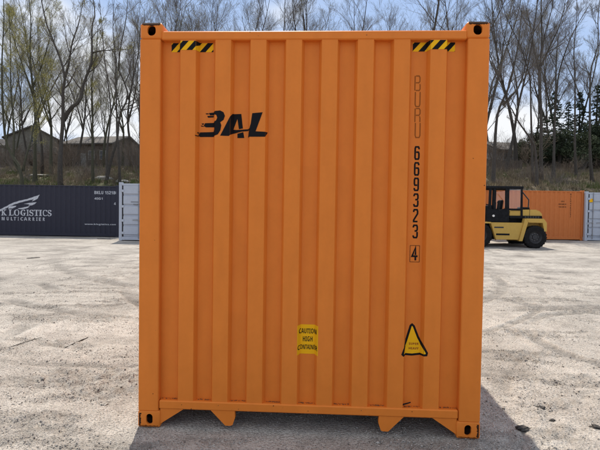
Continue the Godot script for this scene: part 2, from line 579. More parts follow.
func lay(mb: MB, tri_poly: PackedVector2Array, profile: Array, lift: float, xf: Transform3D) -> void:
	var lo := INF
	var hi := -INF
	var y0 := INF
	var y1 := -INF
	for p in tri_poly:
		lo = minf(lo, p.x); hi = maxf(hi, p.x); y0 = minf(y0, p.y); y1 = maxf(y1, p.y)
	for i in profile.size() - 1:
		var a: Vector2 = profile[i]
		var b: Vector2 = profile[i + 1]
		if b.x <= lo or a.x >= hi or b.x - a.x < 1e-6:
			continue
		var strip := PackedVector2Array([Vector2(a.x, y0 - 1), Vector2(b.x, y0 - 1), Vector2(b.x, y1 + 1), Vector2(a.x, y1 + 1)])
		var along := (b - a).normalized()
		var up := Vector2(-along.y, along.x) * lift          # lifted square to the sheet
		for piece in Geometry2D.intersect_polygons(tri_poly, strip):
			var t := Geometry2D.triangulate_polygon(piece)
			for k in range(0, t.size(), 3):
				var q := []
				for m in 3:
					var p: Vector2 = piece[t[k + m]]
					var z := lerpf(a.y, b.y, (p.x - a.x) / (b.x - a.x))
					q.append(xf * Vector3(p.x + up.x, p.y, z + up.y))
				var nn: Vector3 = (q[1] - q[0]).cross(q[2] - q[0])
				if nn.dot(xf.basis * Vector3(0, 0, 1)) < 0.0:
					mb.tri(q[0], q[2], q[1])
				else:
					mb.tri(q[0], q[1], q[2])

func lay_text(mb: MB, text: String, center: Vector2, size: Vector2, profile: Array, lift: float, xf: Transform3D, font := "Droid Sans", weight := 700) -> void:
	var tm := TextMesh.new()
	var sf := SystemFont.new()
	sf.font_names = [font]
	sf.font_weight = weight
	tm.font = sf
	tm.text = text
	tm.font_size = 64
	tm.pixel_size = 0.01
	tm.depth = 0.0
	tm.curve_step = 2.0
	var arr := tm.get_mesh_arrays()
	var vs: PackedVector3Array = arr[Mesh.ARRAY_VERTEX]
	var ii: PackedInt32Array = arr[Mesh.ARRAY_INDEX] if arr[Mesh.ARRAY_INDEX] != null else PackedInt32Array(range(vs.size()))
	var lo := Vector2(INF, INF)
	var hi := Vector2(-INF, -INF)
	for p in vs:
		lo = lo.min(Vector2(p.x, p.y))
		hi = hi.max(Vector2(p.x, p.y))
	var k := size / (hi - lo)
	var mid := (lo + hi) * 0.5
	for i in range(0, ii.size(), 3):
		var t := PackedVector2Array()
		for m in 3:
			var p := vs[ii[i + m]]
			t.append((Vector2(p.x, p.y) - mid) * k + center)
		if absf((t[1] - t[0]).cross(t[2] - t[0])) > 1e-9:
			lay(mb, t, profile, lift, xf)

func stroke(pts: Array, w: float) -> Array:                   # an open line as quads with mitred joints
	var l := []
	var r := []
	for i in pts.size():
		var a: Vector2 = pts[maxi(i - 1, 0)]
		var p: Vector2 = pts[i]
		var b: Vector2 = pts[mini(i + 1, pts.size() - 1)]
		var d0 := (p - a).normalized() if i > 0 else (b - p).normalized()
		var d1 := (b - p).normalized() if i < pts.size() - 1 else d0
		var m := (d0 + d1).normalized()
		var nn := Vector2(-m.y, m.x) * (w * 0.5 / maxf(0.4, m.dot(d0)))
		l.append(p + nn)
		r.append(p - nn)
	var out := []
	for i in pts.size() - 1:
		out.append(PackedVector2Array([l[i], l[i + 1], r[i + 1], r[i]]))
	return out

# ------------------------------------------------------------------ containers
func corrugated(mb: MB, profile: Array, y0: float, y1: float, xf: Transform3D, thick := 0.003) -> void:
	for i in profile.size() - 1:
		var a: Vector2 = profile[i]
		var b: Vector2 = profile[i + 1]
		mb.quad(xf * Vector3(a.x, y0, a.y), xf * Vector3(b.x, y0, b.y), xf * Vector3(b.x, y1, b.y), xf * Vector3(a.x, y1, a.y))
		mb.quad(xf * Vector3(b.x, y0, b.y - thick), xf * Vector3(a.x, y0, a.y - thick), xf * Vector3(a.x, y1, a.y - thick), xf * Vector3(b.x, y1, b.y - thick))

func end_profile(z: float) -> Array:                          # eight ribs, as on the near container's end
	var a := [Vector2(-1.09, z - 0.0456)]
	for i in 8:
		var c := (i - 3.5) * 0.25
		a.append_array([Vector2(c - 0.073, z - 0.0456), Vector2(c - 0.055, z), Vector2(c + 0.055, z), Vector2(c + 0.073, z - 0.0456)])
	a.append(Vector2(1.09, z - 0.0456))
	return a

func side_profile(length: float, z: float) -> Array:
	var a := []
	var x := -length * 0.5 + 0.16
	a.append(Vector2(x - 0.02, z - 0.036))
	while x + 0.278 < length * 0.5 - 0.14:
		a.append_array([Vector2(x, z - 0.036), Vector2(x + 0.068, z), Vector2(x + 0.140, z), Vector2(x + 0.208, z - 0.036)])
		x += 0.278
	a.append(Vector2(length * 0.5 - 0.14, z - 0.036))
	return a

func stadium_cut(parent: Node, size: Vector2, depth: float, pos: Vector3, rot: Vector3) -> void:
	var p := CSGPolygon3D.new()
	p.name = "opening"
	var poly := PackedVector2Array()
	var r := size.x * 0.5
	for i in 21:
		var a := PI * i / 20.0
		poly.append(Vector2(cos(a) * r, size.y * 0.5 - r + sin(a) * r))
	for i in 21:
		var a := PI + PI * i / 20.0
		poly.append(Vector2(cos(a) * r, -size.y * 0.5 + r + sin(a) * r))
	p.polygon = poly
	p.depth = depth
	p.operation = CSGShape3D.OPERATION_SUBTRACTION
	p.position = pos
	p.rotation = rot
	parent.add_child(p, true)

func holed_casting(parent: Node, m: Material, sx: float, top: bool, z0: float, tall: float) -> void:
	# a corner casting with a hollow core and its front, side and top/bottom openings
	var g := CSGCombiner3D.new()
	g.name = "corner_casting"
	var y0 := tall - 0.118 if top else 0.0
	var c := Vector3(sx * (1.219 - 0.081), y0 + 0.059, z0)
	var mb := MB.new()
	mb.box(Vector3.ZERO, Vector3(0.162, 0.118, 0.178), 0.016 if top else 0.008)
	var body := CSGMesh3D.new()
	body.name = "block"
	var st := SurfaceTool.new()
	st.begin(Mesh.PRIMITIVE_TRIANGLES)
	for i in mb.ix:
		st.add_vertex(mb.v[i].snapped(Vector3.ONE * 0.00001))
	st.index()
	st.generate_normals()
	body.mesh = st.commit()
	body.material = m
	g.add_child(body)
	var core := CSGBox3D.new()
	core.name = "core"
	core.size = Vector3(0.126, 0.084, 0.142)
	core.material = M.rust  # near-black rust that also paints in the shade of the hollow
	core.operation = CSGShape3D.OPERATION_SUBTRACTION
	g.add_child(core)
	stadium_cut(g, Vector2(0.060, 0.072) if top else Vector2(0.048, 0.076), 0.06, Vector3(-sx * 0.004, 0, 0.1 if z0 > -6.0 else -0.04), Vector3.ZERO)
	stadium_cut(g, Vector2(0.050, 0.078), 0.06, Vector3(0.09 if sx > 0 else -0.03, 0, 0), Vector3(0, PI / 2, 0))
	stadium_cut(g, Vector2(0.063, 0.12), 0.06, Vector3(0, 0.02 if top else -0.08, 0), Vector3(-PI / 2, 0, 0))
	g.position = c
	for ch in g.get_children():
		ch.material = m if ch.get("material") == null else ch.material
	parent.add_child(g, true)

func door_leaf(root: Node3D, side: float, tall: float, length: float, m: Material, rods: Array) -> void:
	# a door leaf at the rear end (z = -length/2 .. facing -z); side -1 or 1
	var z := -length * 0.5 + 0.03
	var mb := MB.new()
	var cx := side * 0.505
	var w := 0.99
	var y0 := 0.2
	var y1 := tall - 0.16
	var steps := 5
	var ph := (y1 - y0) / steps
	for i in steps:
		var a := y0 + i * ph
		# a pressed panel: recessed strip at the foot of each, raised field above
		mb.span(Vector3(cx - w / 2, a, z + 0.03), Vector3(cx + w / 2, a + 0.10, z + 0.02))
		mb.span(Vector3(cx - w / 2, a + 0.10, z + 0.03), Vector3(cx + w / 2, a + ph, z - 0.034), 0.014)
	part(root, "door", mb, m)
	var door: Node = root.get_child(root.get_child_count() - 1)
	var gasket := MB.new()
	gasket.span(Vector3(side * 1.001, y0, z + 0.03), Vector3(side * 1.070, y1, z + 0.025))
	part(door, "gasket", gasket, M.dark_steel)
	for r in rods:
		var x: float = side * (0.02 + r * 1.0)
		var rod := MB.new()
		rod.tube([Vector3(x, 0.1, z - 0.062), Vector3(x, tall - 0.08, z - 0.062)], [0.017, 0.017], 10)
		for y in [0.35, 1.0, 1.7, tall - 0.45]:
			rod.span(Vector3(x - 0.035, y - 0.03, z - 0.033), Vector3(x + 0.035, y + 0.03, z - 0.075), 0.006)
		part(door, "lock_rod", rod, M.steel)
		var hd := MB.new()
		hd.bar(Vector3(x, 1.05, z - 0.075), Vector3(x + side * 0.30, 1.03, z - 0.085), 0.035, 0.012, 0.003)
		part(door, "lock_handle", hd, M.steel)
	for y in [0.38, 1.0, 1.7, tall - 0.42]:
		var hg := MB.new()
		hg.span(Vector3(side * 0.96, y - 0.06, z - 0.036), Vector3(side * 1.10, y + 0.06, z - 0.056), 0.006)
		part(door, "hinge", hg, m)

func container(root: Node3D, length: float, tall: float, m: Material, near := false, rods := [0.28, 0.78]) -> void:
	# origin at the middle of the floor plan; plain end at +z, doors at -z, long sides at +-x
	var hl := length * 0.5
	var zf := hl
	for sx in [-1.0, 1.0]:
		for e in [1.0, -1.0]:
			var post := MB.new()
			post.span(Vector3(sx * 1.2175, 0.116, e * (hl - 0.0025)), Vector3(sx * 1.071, tall - 0.116, e * (hl - 0.155)), 0.006)
			part(root, "corner_post", post, m)
			for top in [false, true]:
				if near and e > 0.0:
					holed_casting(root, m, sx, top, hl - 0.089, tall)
				else:
					var cb := MB.new()
					var y0 := tall - 0.118 if top else 0.0
					cb.span(Vector3(sx * 1.219, y0, e * hl), Vector3(sx * 1.057, y0 + 0.118, e * (hl - 0.178)), 0.008)
					part(root, "corner_casting", cb, m)
		var sp := side_profile(length, 1.209)
		var wall := MB.new()
		var xf := Transform3D(Basis(Vector3(0, 1, 0), sx * PI / 2), Vector3.ZERO)
		corrugated(wall, sp, 0.18, tall - 0.08, xf)
		part(root, "side_wall", wall, m)
		var rail := MB.new()
		rail.span(Vector3(sx * 1.213, 0.045, -hl + 0.172), Vector3(sx * 1.165, 0.20, hl - 0.172), 0.006)
		part(root, "bottom_rail", rail, m)
		var trail := MB.new()
		trail.span(Vector3(sx * 1.213, tall - 0.10, -hl + 0.172), Vector3(sx * 1.155, tall - 0.045, hl - 0.172), 0.006)
		part(root, "top_rail", trail, m)
	# plain end wall with its rails
	var ew := MB.new()
	corrugated(ew, end_profile(hl - 0.012), 0.185, tall - 0.09, Transform3D.IDENTITY)
	part(root, "end_wall", ew, m)
	var er := MB.new()
	er.span(Vector3(-1.066, tall - 0.121, hl - 0.006), Vector3(1.066, tall - 0.060, hl - 0.075), 0.007)
	part(root, "end_top_rail", er, m)
	var es := MB.new()
	es.span(Vector3(-1.066, 0.134, hl - 0.004), Vector3(1.066, 0.196, hl - 0.11), 0.007)
	part(root, "end_sill", es, m)
	for sx in [-1.0, 1.0]:
		var gm := MB.new()
		gm.prism(PackedVector2Array([Vector2(sx * 1.058, 0.136), Vector2(sx * 0.885, 0.136), Vector2(sx * 1.058, 0.022)]), hl - 0.05, hl - 0.012)
		part(root, "gusset", gm, m)
		if near:
			var tb := MB.new()
			tb.prism(PackedVector2Array([Vector2(sx * 0.515, 0.135), Vector2(sx * 0.512, 0.085), Vector2(sx * 0.53, 0.032), Vector2(sx * 0.545, 0.026), Vector2(sx * 0.582, 0.026), Vector2(sx * 0.690, 0.135)]), hl - 0.045, hl - 0.010)
			part(root, "tunnel_bracket", tb, m)
			var tw := MB.new()
			tw.span(Vector3(sx * 0.535, 0.04, hl - 0.25), Vector3(sx * 0.545, 0.155, hl - 3.3))
			part(root, "tunnel_side", tw, m)
	# doors end
	var dh := MB.new()
	dh.span(Vector3(-1.066, tall - 0.155, -hl + 0.005), Vector3(1.066, tall - 0.055, -hl + 0.08), 0.006)
	part(root, "door_header", dh, m)
	var ds := MB.new()
	ds.span(Vector3(-1.066, 0.03, -hl + 0.006), Vector3(1.066, 0.19, -hl + 0.10), 0.006)
	part(root, "door_sill", ds, m)
	door_leaf(root, -1.0, tall, length, m, rods)
	door_leaf(root, 1.0, tall, length, m, rods)
	# roof of pressed sheet and the floor with its cross members
	var rp := []
	var x := -hl + 0.07
	while x < hl - 0.25:
		rp.append_array([Vector2(x, tall - 0.062), Vector2(x + 0.05, tall - 0.05), Vector2(x + 0.14, tall - 0.05), Vector2(x + 0.19, tall - 0.062)])
		x += 0.209
	rp.append(Vector2(hl - 0.07, tall - 0.062))
	var roof := MB.new()
	corrugated(roof, rp, -1.16, 1.16, Transform3D(Basis(Vector3(0, 0, 1), Vector3(1, 0, 0), Vector3(0, 1, 0)), Vector3.ZERO))
	part(root, "roof", roof, m)
	var fl := MB.new()
	fl.span(Vector3(-1.163, 0.158, -hl + 0.11), Vector3(1.163, 0.184, hl - 0.112))
	part(root, "floor", fl, M.under)
	if near:
		var zc := hl - 0.5
		while zc > -hl + 0.3:
			var cm := MB.new()
			if zc > hl - 3.3:
				cm.span(Vector3(-1.163, 0.035, zc - 0.02), Vector3(-0.548, 0.156, zc + 0.02))
				var c2 := MB.new()
				c2.span(Vector3(0.548, 0.035, zc - 0.02), Vector3(1.163, 0.156, zc + 0.02))
				part(root, "cross_member", c2, m)
			else:
				cm.span(Vector3(-1.163, 0.035, zc - 0.02), Vector3(1.163, 0.156, zc + 0.02))
			part(root, "cross_member", cm, m)
			zc -= 0.42

func px_poly(pts: Array, z: float, origin := Vector2.ZERO, k := 1.0) -> PackedVector2Array:
	var out := PackedVector2Array()
	for p in pts:
		out.append(on_front(origin + Vector2(p[0], p[1]) * k, z))
	return out

const GLYPH := {
	"6": [[[0.92, 0.80], [0.92, 0.90], [0.80, 1.0], [0.2, 1.0], [0.08, 0.88], [0.08, 0.12], [0.2, 0.0], [0.80, 0.0], [0.92, 0.12], [0.92, 0.45], [0.80, 0.57], [0.30, 0.57]]],
	"9": [[[0.08, 0.20], [0.08, 0.10], [0.20, 0.0], [0.80, 0.0], [0.92, 0.12], [0.92, 0.88], [0.80, 1.0], [0.2, 1.0], [0.08, 0.88], [0.08, 0.55], [0.2, 0.43], [0.70, 0.43]]],
	"3": [[[0.08, 0.82], [0.08, 0.90], [0.2, 1.0], [0.8, 1.0], [0.92, 0.88], [0.92, 0.66], [0.78, 0.54], [0.35, 0.54]], [[0.88, 0.46], [0.92, 0.40], [0.92, 0.12], [0.8, 0.0], [0.2, 0.0], [0.08, 0.10], [0.08, 0.18]]],
	"2": [[[0.08, 0.80], [0.08, 0.90], [0.2, 1.0], [0.8, 1.0], [0.92, 0.88], [0.92, 0.66], [0.10, 0.12], [0.10, 0.0], [0.95, 0.0]]],
	"4": [[[0.62, 0.0], [0.62, 0.25]], [[0.98, 0.32], [0.06, 0.32], [0.62, 1.0], [0.62, 0.42]]],
	"B": [[[0.05, 1.0], [0.05, 0.0]], [[0.2, 1.0], [0.75, 1.0], [0.9, 0.9], [0.9, 0.62], [0.72, 0.53], [0.2, 0.53]], [[0.9, 0.44], [0.95, 0.36], [0.95, 0.1], [0.8, 0.0], [0.2, 0.0]]],
	"U": [[[0.08, 1.0], [0.08, 0.14], [0.22, 0.0], [0.78, 0.0], [0.92, 0.14], [0.92, 1.0]]],
	"R": [[[0.05, 1.0], [0.05, 0.0]], [[0.2, 1.0], [0.75, 1.0], [0.92, 0.88], [0.92, 0.62], [0.75, 0.5], [0.2, 0.5]], [[0.85, 0.42], [0.92, 0.3], [0.92, 0.0]]],
}

func glyph_at(mb: MB, ch: String, x0: float, x1: float, y0: float, y1: float, w: float, prof: Array, lift: float, xf: Transform3D) -> void:
	for line in GLYPH[ch]:
		var pts := []
		for p in line:
			pts.append(Vector2(lerpf(x0, x1, p[0]), lerpf(y0, y1, p[1])))
		for q in stroke(pts, w):
			lay(mb, q, prof, lift, xf)

func make_near_container() -> void:
	var root := thing("shipping_container", Vector3(0, 0, -6.096), 0.0, "large orange shipping container standing end-on with BAL lettering and gooseneck tunnel", "container")
	container(root, 12.192, 2.896, M.orange, true)
	var zr := -0.012                       # face of the ribs in the world
	var zi := -0.0576                      # foot of the recesses
	var prof := end_profile(zr)
	var xf := Transform3D(Basis.IDENTITY, Vector3(0, 0, 6.096))
	# BAL lettering
	var o := Vector2(190, 100)
	var k := 0.15
	var glyphs := [
		[[128, 98], [120, 82], [205, 74], [228, 86], [237, 110], [228, 136], [206, 152], [213, 172], [207, 205], [190, 232], [162, 243], [62, 243], [50, 232], [62, 212], [140, 210], [155, 208], [165, 195], [163, 182], [150, 178], [100, 178], [85, 168], [95, 150], [160, 148], [178, 140], [186, 122], [180, 104], [165, 98]],
		[[98, 84], [117, 84], [121, 91], [102, 91]], [[110, 101], [160, 102], [150, 112], [114, 113]], [[72, 152], [90, 152], [85, 160], [74, 160]], [[66, 165], [82, 168], [90, 174], [70, 173]], [[46, 214], [58, 214], [53, 222], [49, 222]], [[36, 236], [51, 236], [57, 242], [40, 242]],
		[[205, 241], [283, 90], [338, 88], [349, 186], [322, 190], [312, 122], [285, 193], [300, 196], [405, 190], [398, 202], [340, 207], [285, 222], [262, 243]],
		[[312, 221], [351, 210], [358, 250], [312, 250]],
		[[418, 92], [487, 86], [440, 212], [516, 216], [503, 248], [384, 248], [392, 215], [408, 160]]]
	var bal := MB.new()
	for g in glyphs:
		lay(bal, px_poly(g, zr - 0.02, o, k), prof, 0.0015, xf)
	part(root, "lettering", bal, M.black_print)
	# owner code in thin worn strokes, then the serial number and the boxed check digit
	var code := MB.new()
	for e in [["B", 76.0, 90.5], ["U", 92.0, 106.5], ["R", 108.5, 122.0], ["U", 123.0, 137.5]]:
		var a := on_front(Vector2(414.6, e[2]), zi)
		var b := on_front(Vector2(420.6, e[1]), zi)
		glyph_at(code, e[0], a.x, b.x, a.y, b.y, 0.0075, prof, 0.0015, xf)
	part(root, "owner_code", code, M.brown_print)
	var num := MB.new()
	var ys := [[146.0, 160.0], [162.0, 175.8], [177.5, 191.2], [193.2, 207.0], [208.8, 222.4], [224.4, 238.4]]
	for i in 6:
		var ch: String = "669323"[i]
		var xm := lerpf(417.0, 415.2, i / 5.0)
		var a := on_front(Vector2(xm - 3.0, ys[i][1]), zi)
		var b := on_front(Vector2(xm + 3.0, ys[i][0]), zi)
		glyph_at(num, ch, a.x + 0.004, b.x - 0.004, a.y + 0.0065, b.y - 0.0065, 0.0115, prof, 0.0015, xf)
	var fa := on_front(Vector2(411.6, 260.3), zi)
	var fb := on_front(Vector2(417.8, 247.4), zi)
	glyph_at(num, "4", fa.x, fb.x, fa.y, fb.y, 0.0125, prof, 0.0015, xf)
	var bx0 := on_front(Vector2(409.6, 262.0), zi)
	var bx1 := on_front(Vector2(419.8, 245.4), zi)
	for q in [[bx0.x, bx0.y, bx1.x, bx0.y + 0.003], [bx0.x, bx1.y - 0.003, bx1.x, bx1.y], [bx0.x, bx0.y + 0.003, bx0.x + 0.003, bx1.y - 0.003], [bx1.x - 0.003, bx0.y + 0.003, bx1.x, bx1.y - 0.003]]:
		lay(num, PackedVector2Array([Vector2(q[0], q[1]), Vector2(q[2], q[1]), Vector2(q[2], q[3]), Vector2(q[0], q[3])]), prof, 0.0015, xf)
	part(root, "serial_number", num, M.black_print)
	# hazard stripes under the top rail
	for hz in [[Vector2(169.6, 50.0), Vector2(212.0, 40.8)], [Vector2(414.0, 49.3), Vector2(457.0, 40.0)]]:
		var a := on_front(hz[0], zr)
		var b := on_front(hz[1], zr)
		var base := MB.new()
		var rect := PackedVector2Array([a, Vector2(b.x, a.y), b, Vector2(a.x, b.y)])
		lay(base, rect, prof, 0.0012, xf)
		var strip := part(root, "hazard_strip", base, M.yellow_print)
		var st := MB.new()
		var h := b.y - a.y
		for i in 5:
			var x0 := a.x - 0.045 + i * 0.083
			var para := PackedVector2Array([Vector2(x0, a.y), Vector2(x0 + 0.042, a.y), Vector2(x0 + 0.042 + h * 0.9, b.y), Vector2(x0 + h * 0.9, b.y)])
			for piece in Geometry2D.intersect_polygons(para, rect):
				lay(st, piece, prof, 0.0022, xf)
		part(strip, "black_stripes", st, M.black_print)
	# caution sticker
	var ca := on_front(Vector2(296.9, 355.3), zr)
	var cb := on_front(Vector2(318.2, 326.2), zr)
	var cm := MB.new()
	lay(cm, PackedVector2Array([ca, Vector2(cb.x, ca.y), cb, Vector2(ca.x, cb.y)]), prof, 0.0012, xf)
	var sticker := part(root, "caution_sticker", cm, M.yellow_print)
	var ct := MB.new()
	var cx := (ca.x + cb.x) * 0.5
	lay_text(ct, "CAUTION", Vector2(cx, lerpf(ca.y, cb.y, 0.78)), Vector2(0.128, 0.036), prof, 0.0022, xf, "Droid Sans", 700)
	lay_text(ct, "HIGH", Vector2(cx, lerpf(ca.y, cb.y, 0.51)), Vector2(0.070, 0.036), prof, 0.0022, xf, "Droid Sans", 700)
	lay_text(ct, "CONTAINER", Vector2(cx, lerpf(ca.y, cb.y, 0.235)), Vector2(0.142, 0.034), prof, 0.0022, xf, "Droid Sans", 700)
	part(sticker, "lettering", ct, M.black_print)
	# triangular weight warning
	var tri_px := [[413.4, 324.6], [416.0, 327.0], [420.4, 338.5], [428.0, 353.0], [427.2, 356.2], [424.0, 356.4], [413.0, 357.6], [403.5, 356.8], [401.2, 354.8], [406.3, 341.5], [411.0, 326.5]]
	var tm := MB.new()
	var outer := px_poly(tri_px, zr)
	lay(tm, outer, prof, 0.0012, xf)
	var warn := part(root, "weight_warning", tm, M.black_print)
	var ym := MB.new()
	for piece in Geometry2D.offset_polygon(outer, -0.0155, Geometry2D.JOIN_ROUND):
		lay(ym, piece, prof, 0.0022, xf)
	part(warn, "yellow_field", ym, M.yellow_print)
	var wt := MB.new()
	var wa := on_front(Vector2(413.6, 343.6), zi)
	var wb := on_front(Vector2(413.6, 348.2), zi)
	lay_text(wt, "SUPER", wa, Vector2(0.068, 0.0165), prof, 0.003, xf)
	lay_text(wt, "HEAVY", wb, Vector2(0.070, 0.0165), prof, 0.003, xf)
	part(warn, "lettering", wt, M.red_print)
	# paint rubbed off to rust along the casting edges and in the sill corners
	rng.seed = 5
	for s in [[-1.219, -1.057, 2.896, -1.0], [1.057, 1.219, 2.896, 1.0]]:
		var wear := MB.new()
		var top := PackedVector2Array()
		var n := 22
		for i in n + 1:
			top.append(Vector2(lerpf(s[0] + 0.016, s[1] - 0.016, i / float(n)), 2.880))
		for i in n + 1:
			var t := 1.0 - i / float(n)
			top.append(Vector2(lerpf(s[0] + 0.016, s[1] - 0.016, t), 2.880 - 0.002 - 0.008 * rng.randf() * rng.randf() - 0.005 * sin(PI * t)))
		wear.prism(top, 6.0942, 6.0968)
		# worn upper chamfer
		wear.quad(Vector3(s[0] + 0.016, 2.8805, 6.0967), Vector3(s[1] - 0.016, 2.8805, 6.0967), Vector3(s[1] - 0.016, 2.8967, 6.0805), Vector3(s[0] + 0.016, 2.8967, 6.0805))
		part(root, "rubbed_edge", wear, M.rust)
	for s in [[-1.2185, -1.0], [1.2185, 1.0]]:
		var wear := MB.new()
		var poly := PackedVector2Array()
		for i in 13:
			poly.append(Vector2(s[0] - s[1] * 0.009, 0.012 + i * 0.0075))
		for i in 13:
			poly.append(Vector2(s[0] - s[1] * (0.014 + 0.014 * rng.randf()), 0.012 + (12 - i) * 0.0075))
		wear.prism(poly, 6.0942, 6.0966)
		part(root, "rubbed_edge", wear, M.rust)
		var foot := MB.new()
		var fp := PackedVector2Array()
		for i in 15:
			fp.append(Vector2(s[0] - s[1] * (0.01 + i * 0.01), 0.0085))
		for i in 15:
			fp.append(Vector2(s[0] - s[1] * (0.01 + (14 - i) * 0.01), 0.0105 + 0.007 * rng.randf() * rng.randf()))
		foot.prism(fp, 6.0942, 6.0966)
		part(root, "rubbed_edge", foot, M.rust)
	# dirt caught at the foot of the recesses
	for i in 9:
		var c := (i - 4) * 0.25
		var dirt := MB.new()
		for j in 26:
			var x := c + rng.randf_range(-0.055, 0.055)
			var r := rng.randf_range(0.001, 0.0032)
			dirt.box(Vector3(x, 0.1965 + r * 0.4, 6.096 - 0.05 + rng.randf() * 0.014), Vector3(r * 3.0, r, r * 2.0), r * 0.2, Basis(Vector3(0, 1, 0), rng.randf() * 3.0))
		part(root, "caught_dirt", dirt, M.dust)
	# chips knocked out of the paint
	rng.seed = 61
	for i in 22:
		var x := rng.randf_range(-1.05, 1.05)
		var y := rng.randf_range(0.138, 0.19)
		var z := 6.0922
		if i > 11:
			x = (1.145 + rng.randf_range(-0.065, 0.065)) * (1.0 if i % 2 else -1.0)
			y = 0.13 + 2.6 * pow(rng.randf(), 2.2)
			z = 6.0937
		if i > 17:
			x = rng.randf_range(-1.0, 1.0)
			y = rng.randf_range(2.783, 2.83)
			z = 6.0902
		var r := rng.randf_range(0.0012, 0.0036)
		var chip := PackedVector2Array()
		for j in 7:
			var a := TAU * j / 7.0
			chip.append(Vector2(x + cos(a) * r * rng.randf_range(0.5, 1.6), y + sin(a) * r * rng.randf_range(0.4, 1.8)))
		var cmb := MB.new()
		cmb.prism(chip, z - 0.002, z + 0.0006)
		part(root, "paint_chip", cmb, M.rust if i % 3 else M.dust)
	# scrap of black cable tie on the sill
	var tie := thing("cable_tie", Vector3(0.70, 0.1965, -0.022), 0.0, "bent black scrap of cable tie lying on the orange sill", "cable tie")
	var tmb := MB.new()
	tmb.tube([Vector3(-0.03, 0.004, 0.0), Vector3(-0.026, 0.018, 0.002), Vector3(-0.01, 0.026, 0.004), Vector3(0.02, 0.033, 0.0), Vector3(0.038, 0.038, -0.004)], [0.0065, 0.006, 0.005, 0.0045, 0.004], 8)
	part(tie, "strap", tmb, M.black_print)
	var thb := MB.new()
	thb.box(Vector3(-0.031, 0.0075, 0.0), Vector3(0.016, 0.015, 0.012), 0.002)
	part(tie, "head", thb, M.black_print)

func make_far_containers() -> void:
	# dark blue one, long side to the yard: its right end shows at pixel 118
	var tall := 2.896
	var d := 25.4
	var right := at(118.5, 237.0, d)
	var ax := cam_right()
	var back := cam_back()
	var c := right - ax * 6.096 - back * 1.219
	c.y = yard_rise(c.x, c.z) - 0.02
	var blue := thing("shipping_container", c, cam_yaw - PI / 2, "long dark blue shipping container with white wing emblem and lettering", "container")
	container(blue, 12.192, tall, M.navy)
	blue_marks(blue, tall)
	# white one beside it, doors to the yard
	var wl := at(118.7, 240.0, 22.7)
	c = wl + ax * 1.219 - back * 3.03
	c.y = yard_rise(c.x, c.z) - 0.01
	var white := thing("shipping_container", c, cam_yaw + PI, "white shipping container, doors forward, beside the dark blue one", "container")
	container(white, 6.06, tall, M.white_paint, false, [0.05, 0.2])
	var wt := MB.new()
	for q in [[0.62, 0.22, 1.90], [0.50, 0.12, 1.79]]:
		wt.span(Vector3(q[0], q[2], -3.0362), Vector3(q[1], q[2] + 0.055, -3.0345))
	part(white, "stencil_mark", wt, M.grey_print)
	# orange one on the right, long side to the yard, and the white one beyond its end
	var r := at(583.2, 239.0, 26.4)
	c = r - ax * 3.03 - back * 1.219
	c.y = yard_rise(r.x, r.z) - 0.015
	var orange := thing("shipping_container", c, cam_yaw - PI / 2, "weathered orange shipping container standing behind the yellow forklift", "container")
	container(orange, 6.06, tall, M.orange_old)
	var num := MB.new()
	var sp := side_profile(6.06, 1.209)
	var sxf := Transform3D(Basis(Vector3(0, 1, 0), PI / 2), Vector3.ZERO)
	for i in 11:
		lay_text(num, "BALU4483217"[i], Vector2(2.24, 2.66 - i * 0.13), Vector2(0.055, 0.10), sp, 0.002, sxf)
	for i in 3:
		lay_text(num, ["22G1", "MGW 30480 KG", "TARE 2200 KG"][i], Vector2(1.78, 2.25 - i * 0.16), Vector2([0.2, 0.42, 0.42][i], 0.075), sp, 0.002, sxf)
	part(orange, "lettering", num, M.black_print)
	var w2 := at(584.6, 239.0, 26.2)
	c = w2 + ax * 1.219 - back * 3.03
	c.y = yard_rise(w2.x, w2.z) - 0.015
	var white2 := thing("shipping_container", c, cam_yaw + PI, "white shipping container with yellow sticker, doors forward, beside the weathered orange one", "container")
	container(white2, 6.06, tall - 0.06, M.white_paint)
	var ys := MB.new()
	ys.span(Vector3(1.02, 2.22, -3.0365), Vector3(0.82, 2.42, -3.0345))
	part(white2, "yellow_sticker", ys, M.yellow_print)
	var w2t := MB.new()
	lay_text(w2t, "22G1", Vector2(0.05, 2.42), Vector2(0.35, 0.12), [Vector2(-2, 0.0), Vector2(2, 0.0)], 0.0, Transform3D(Basis(Vector3(0, 1, 0), PI), Vector3(-0.1, 0, -3.036)))
	part(white2, "lettering", w2t, M.grey_print)

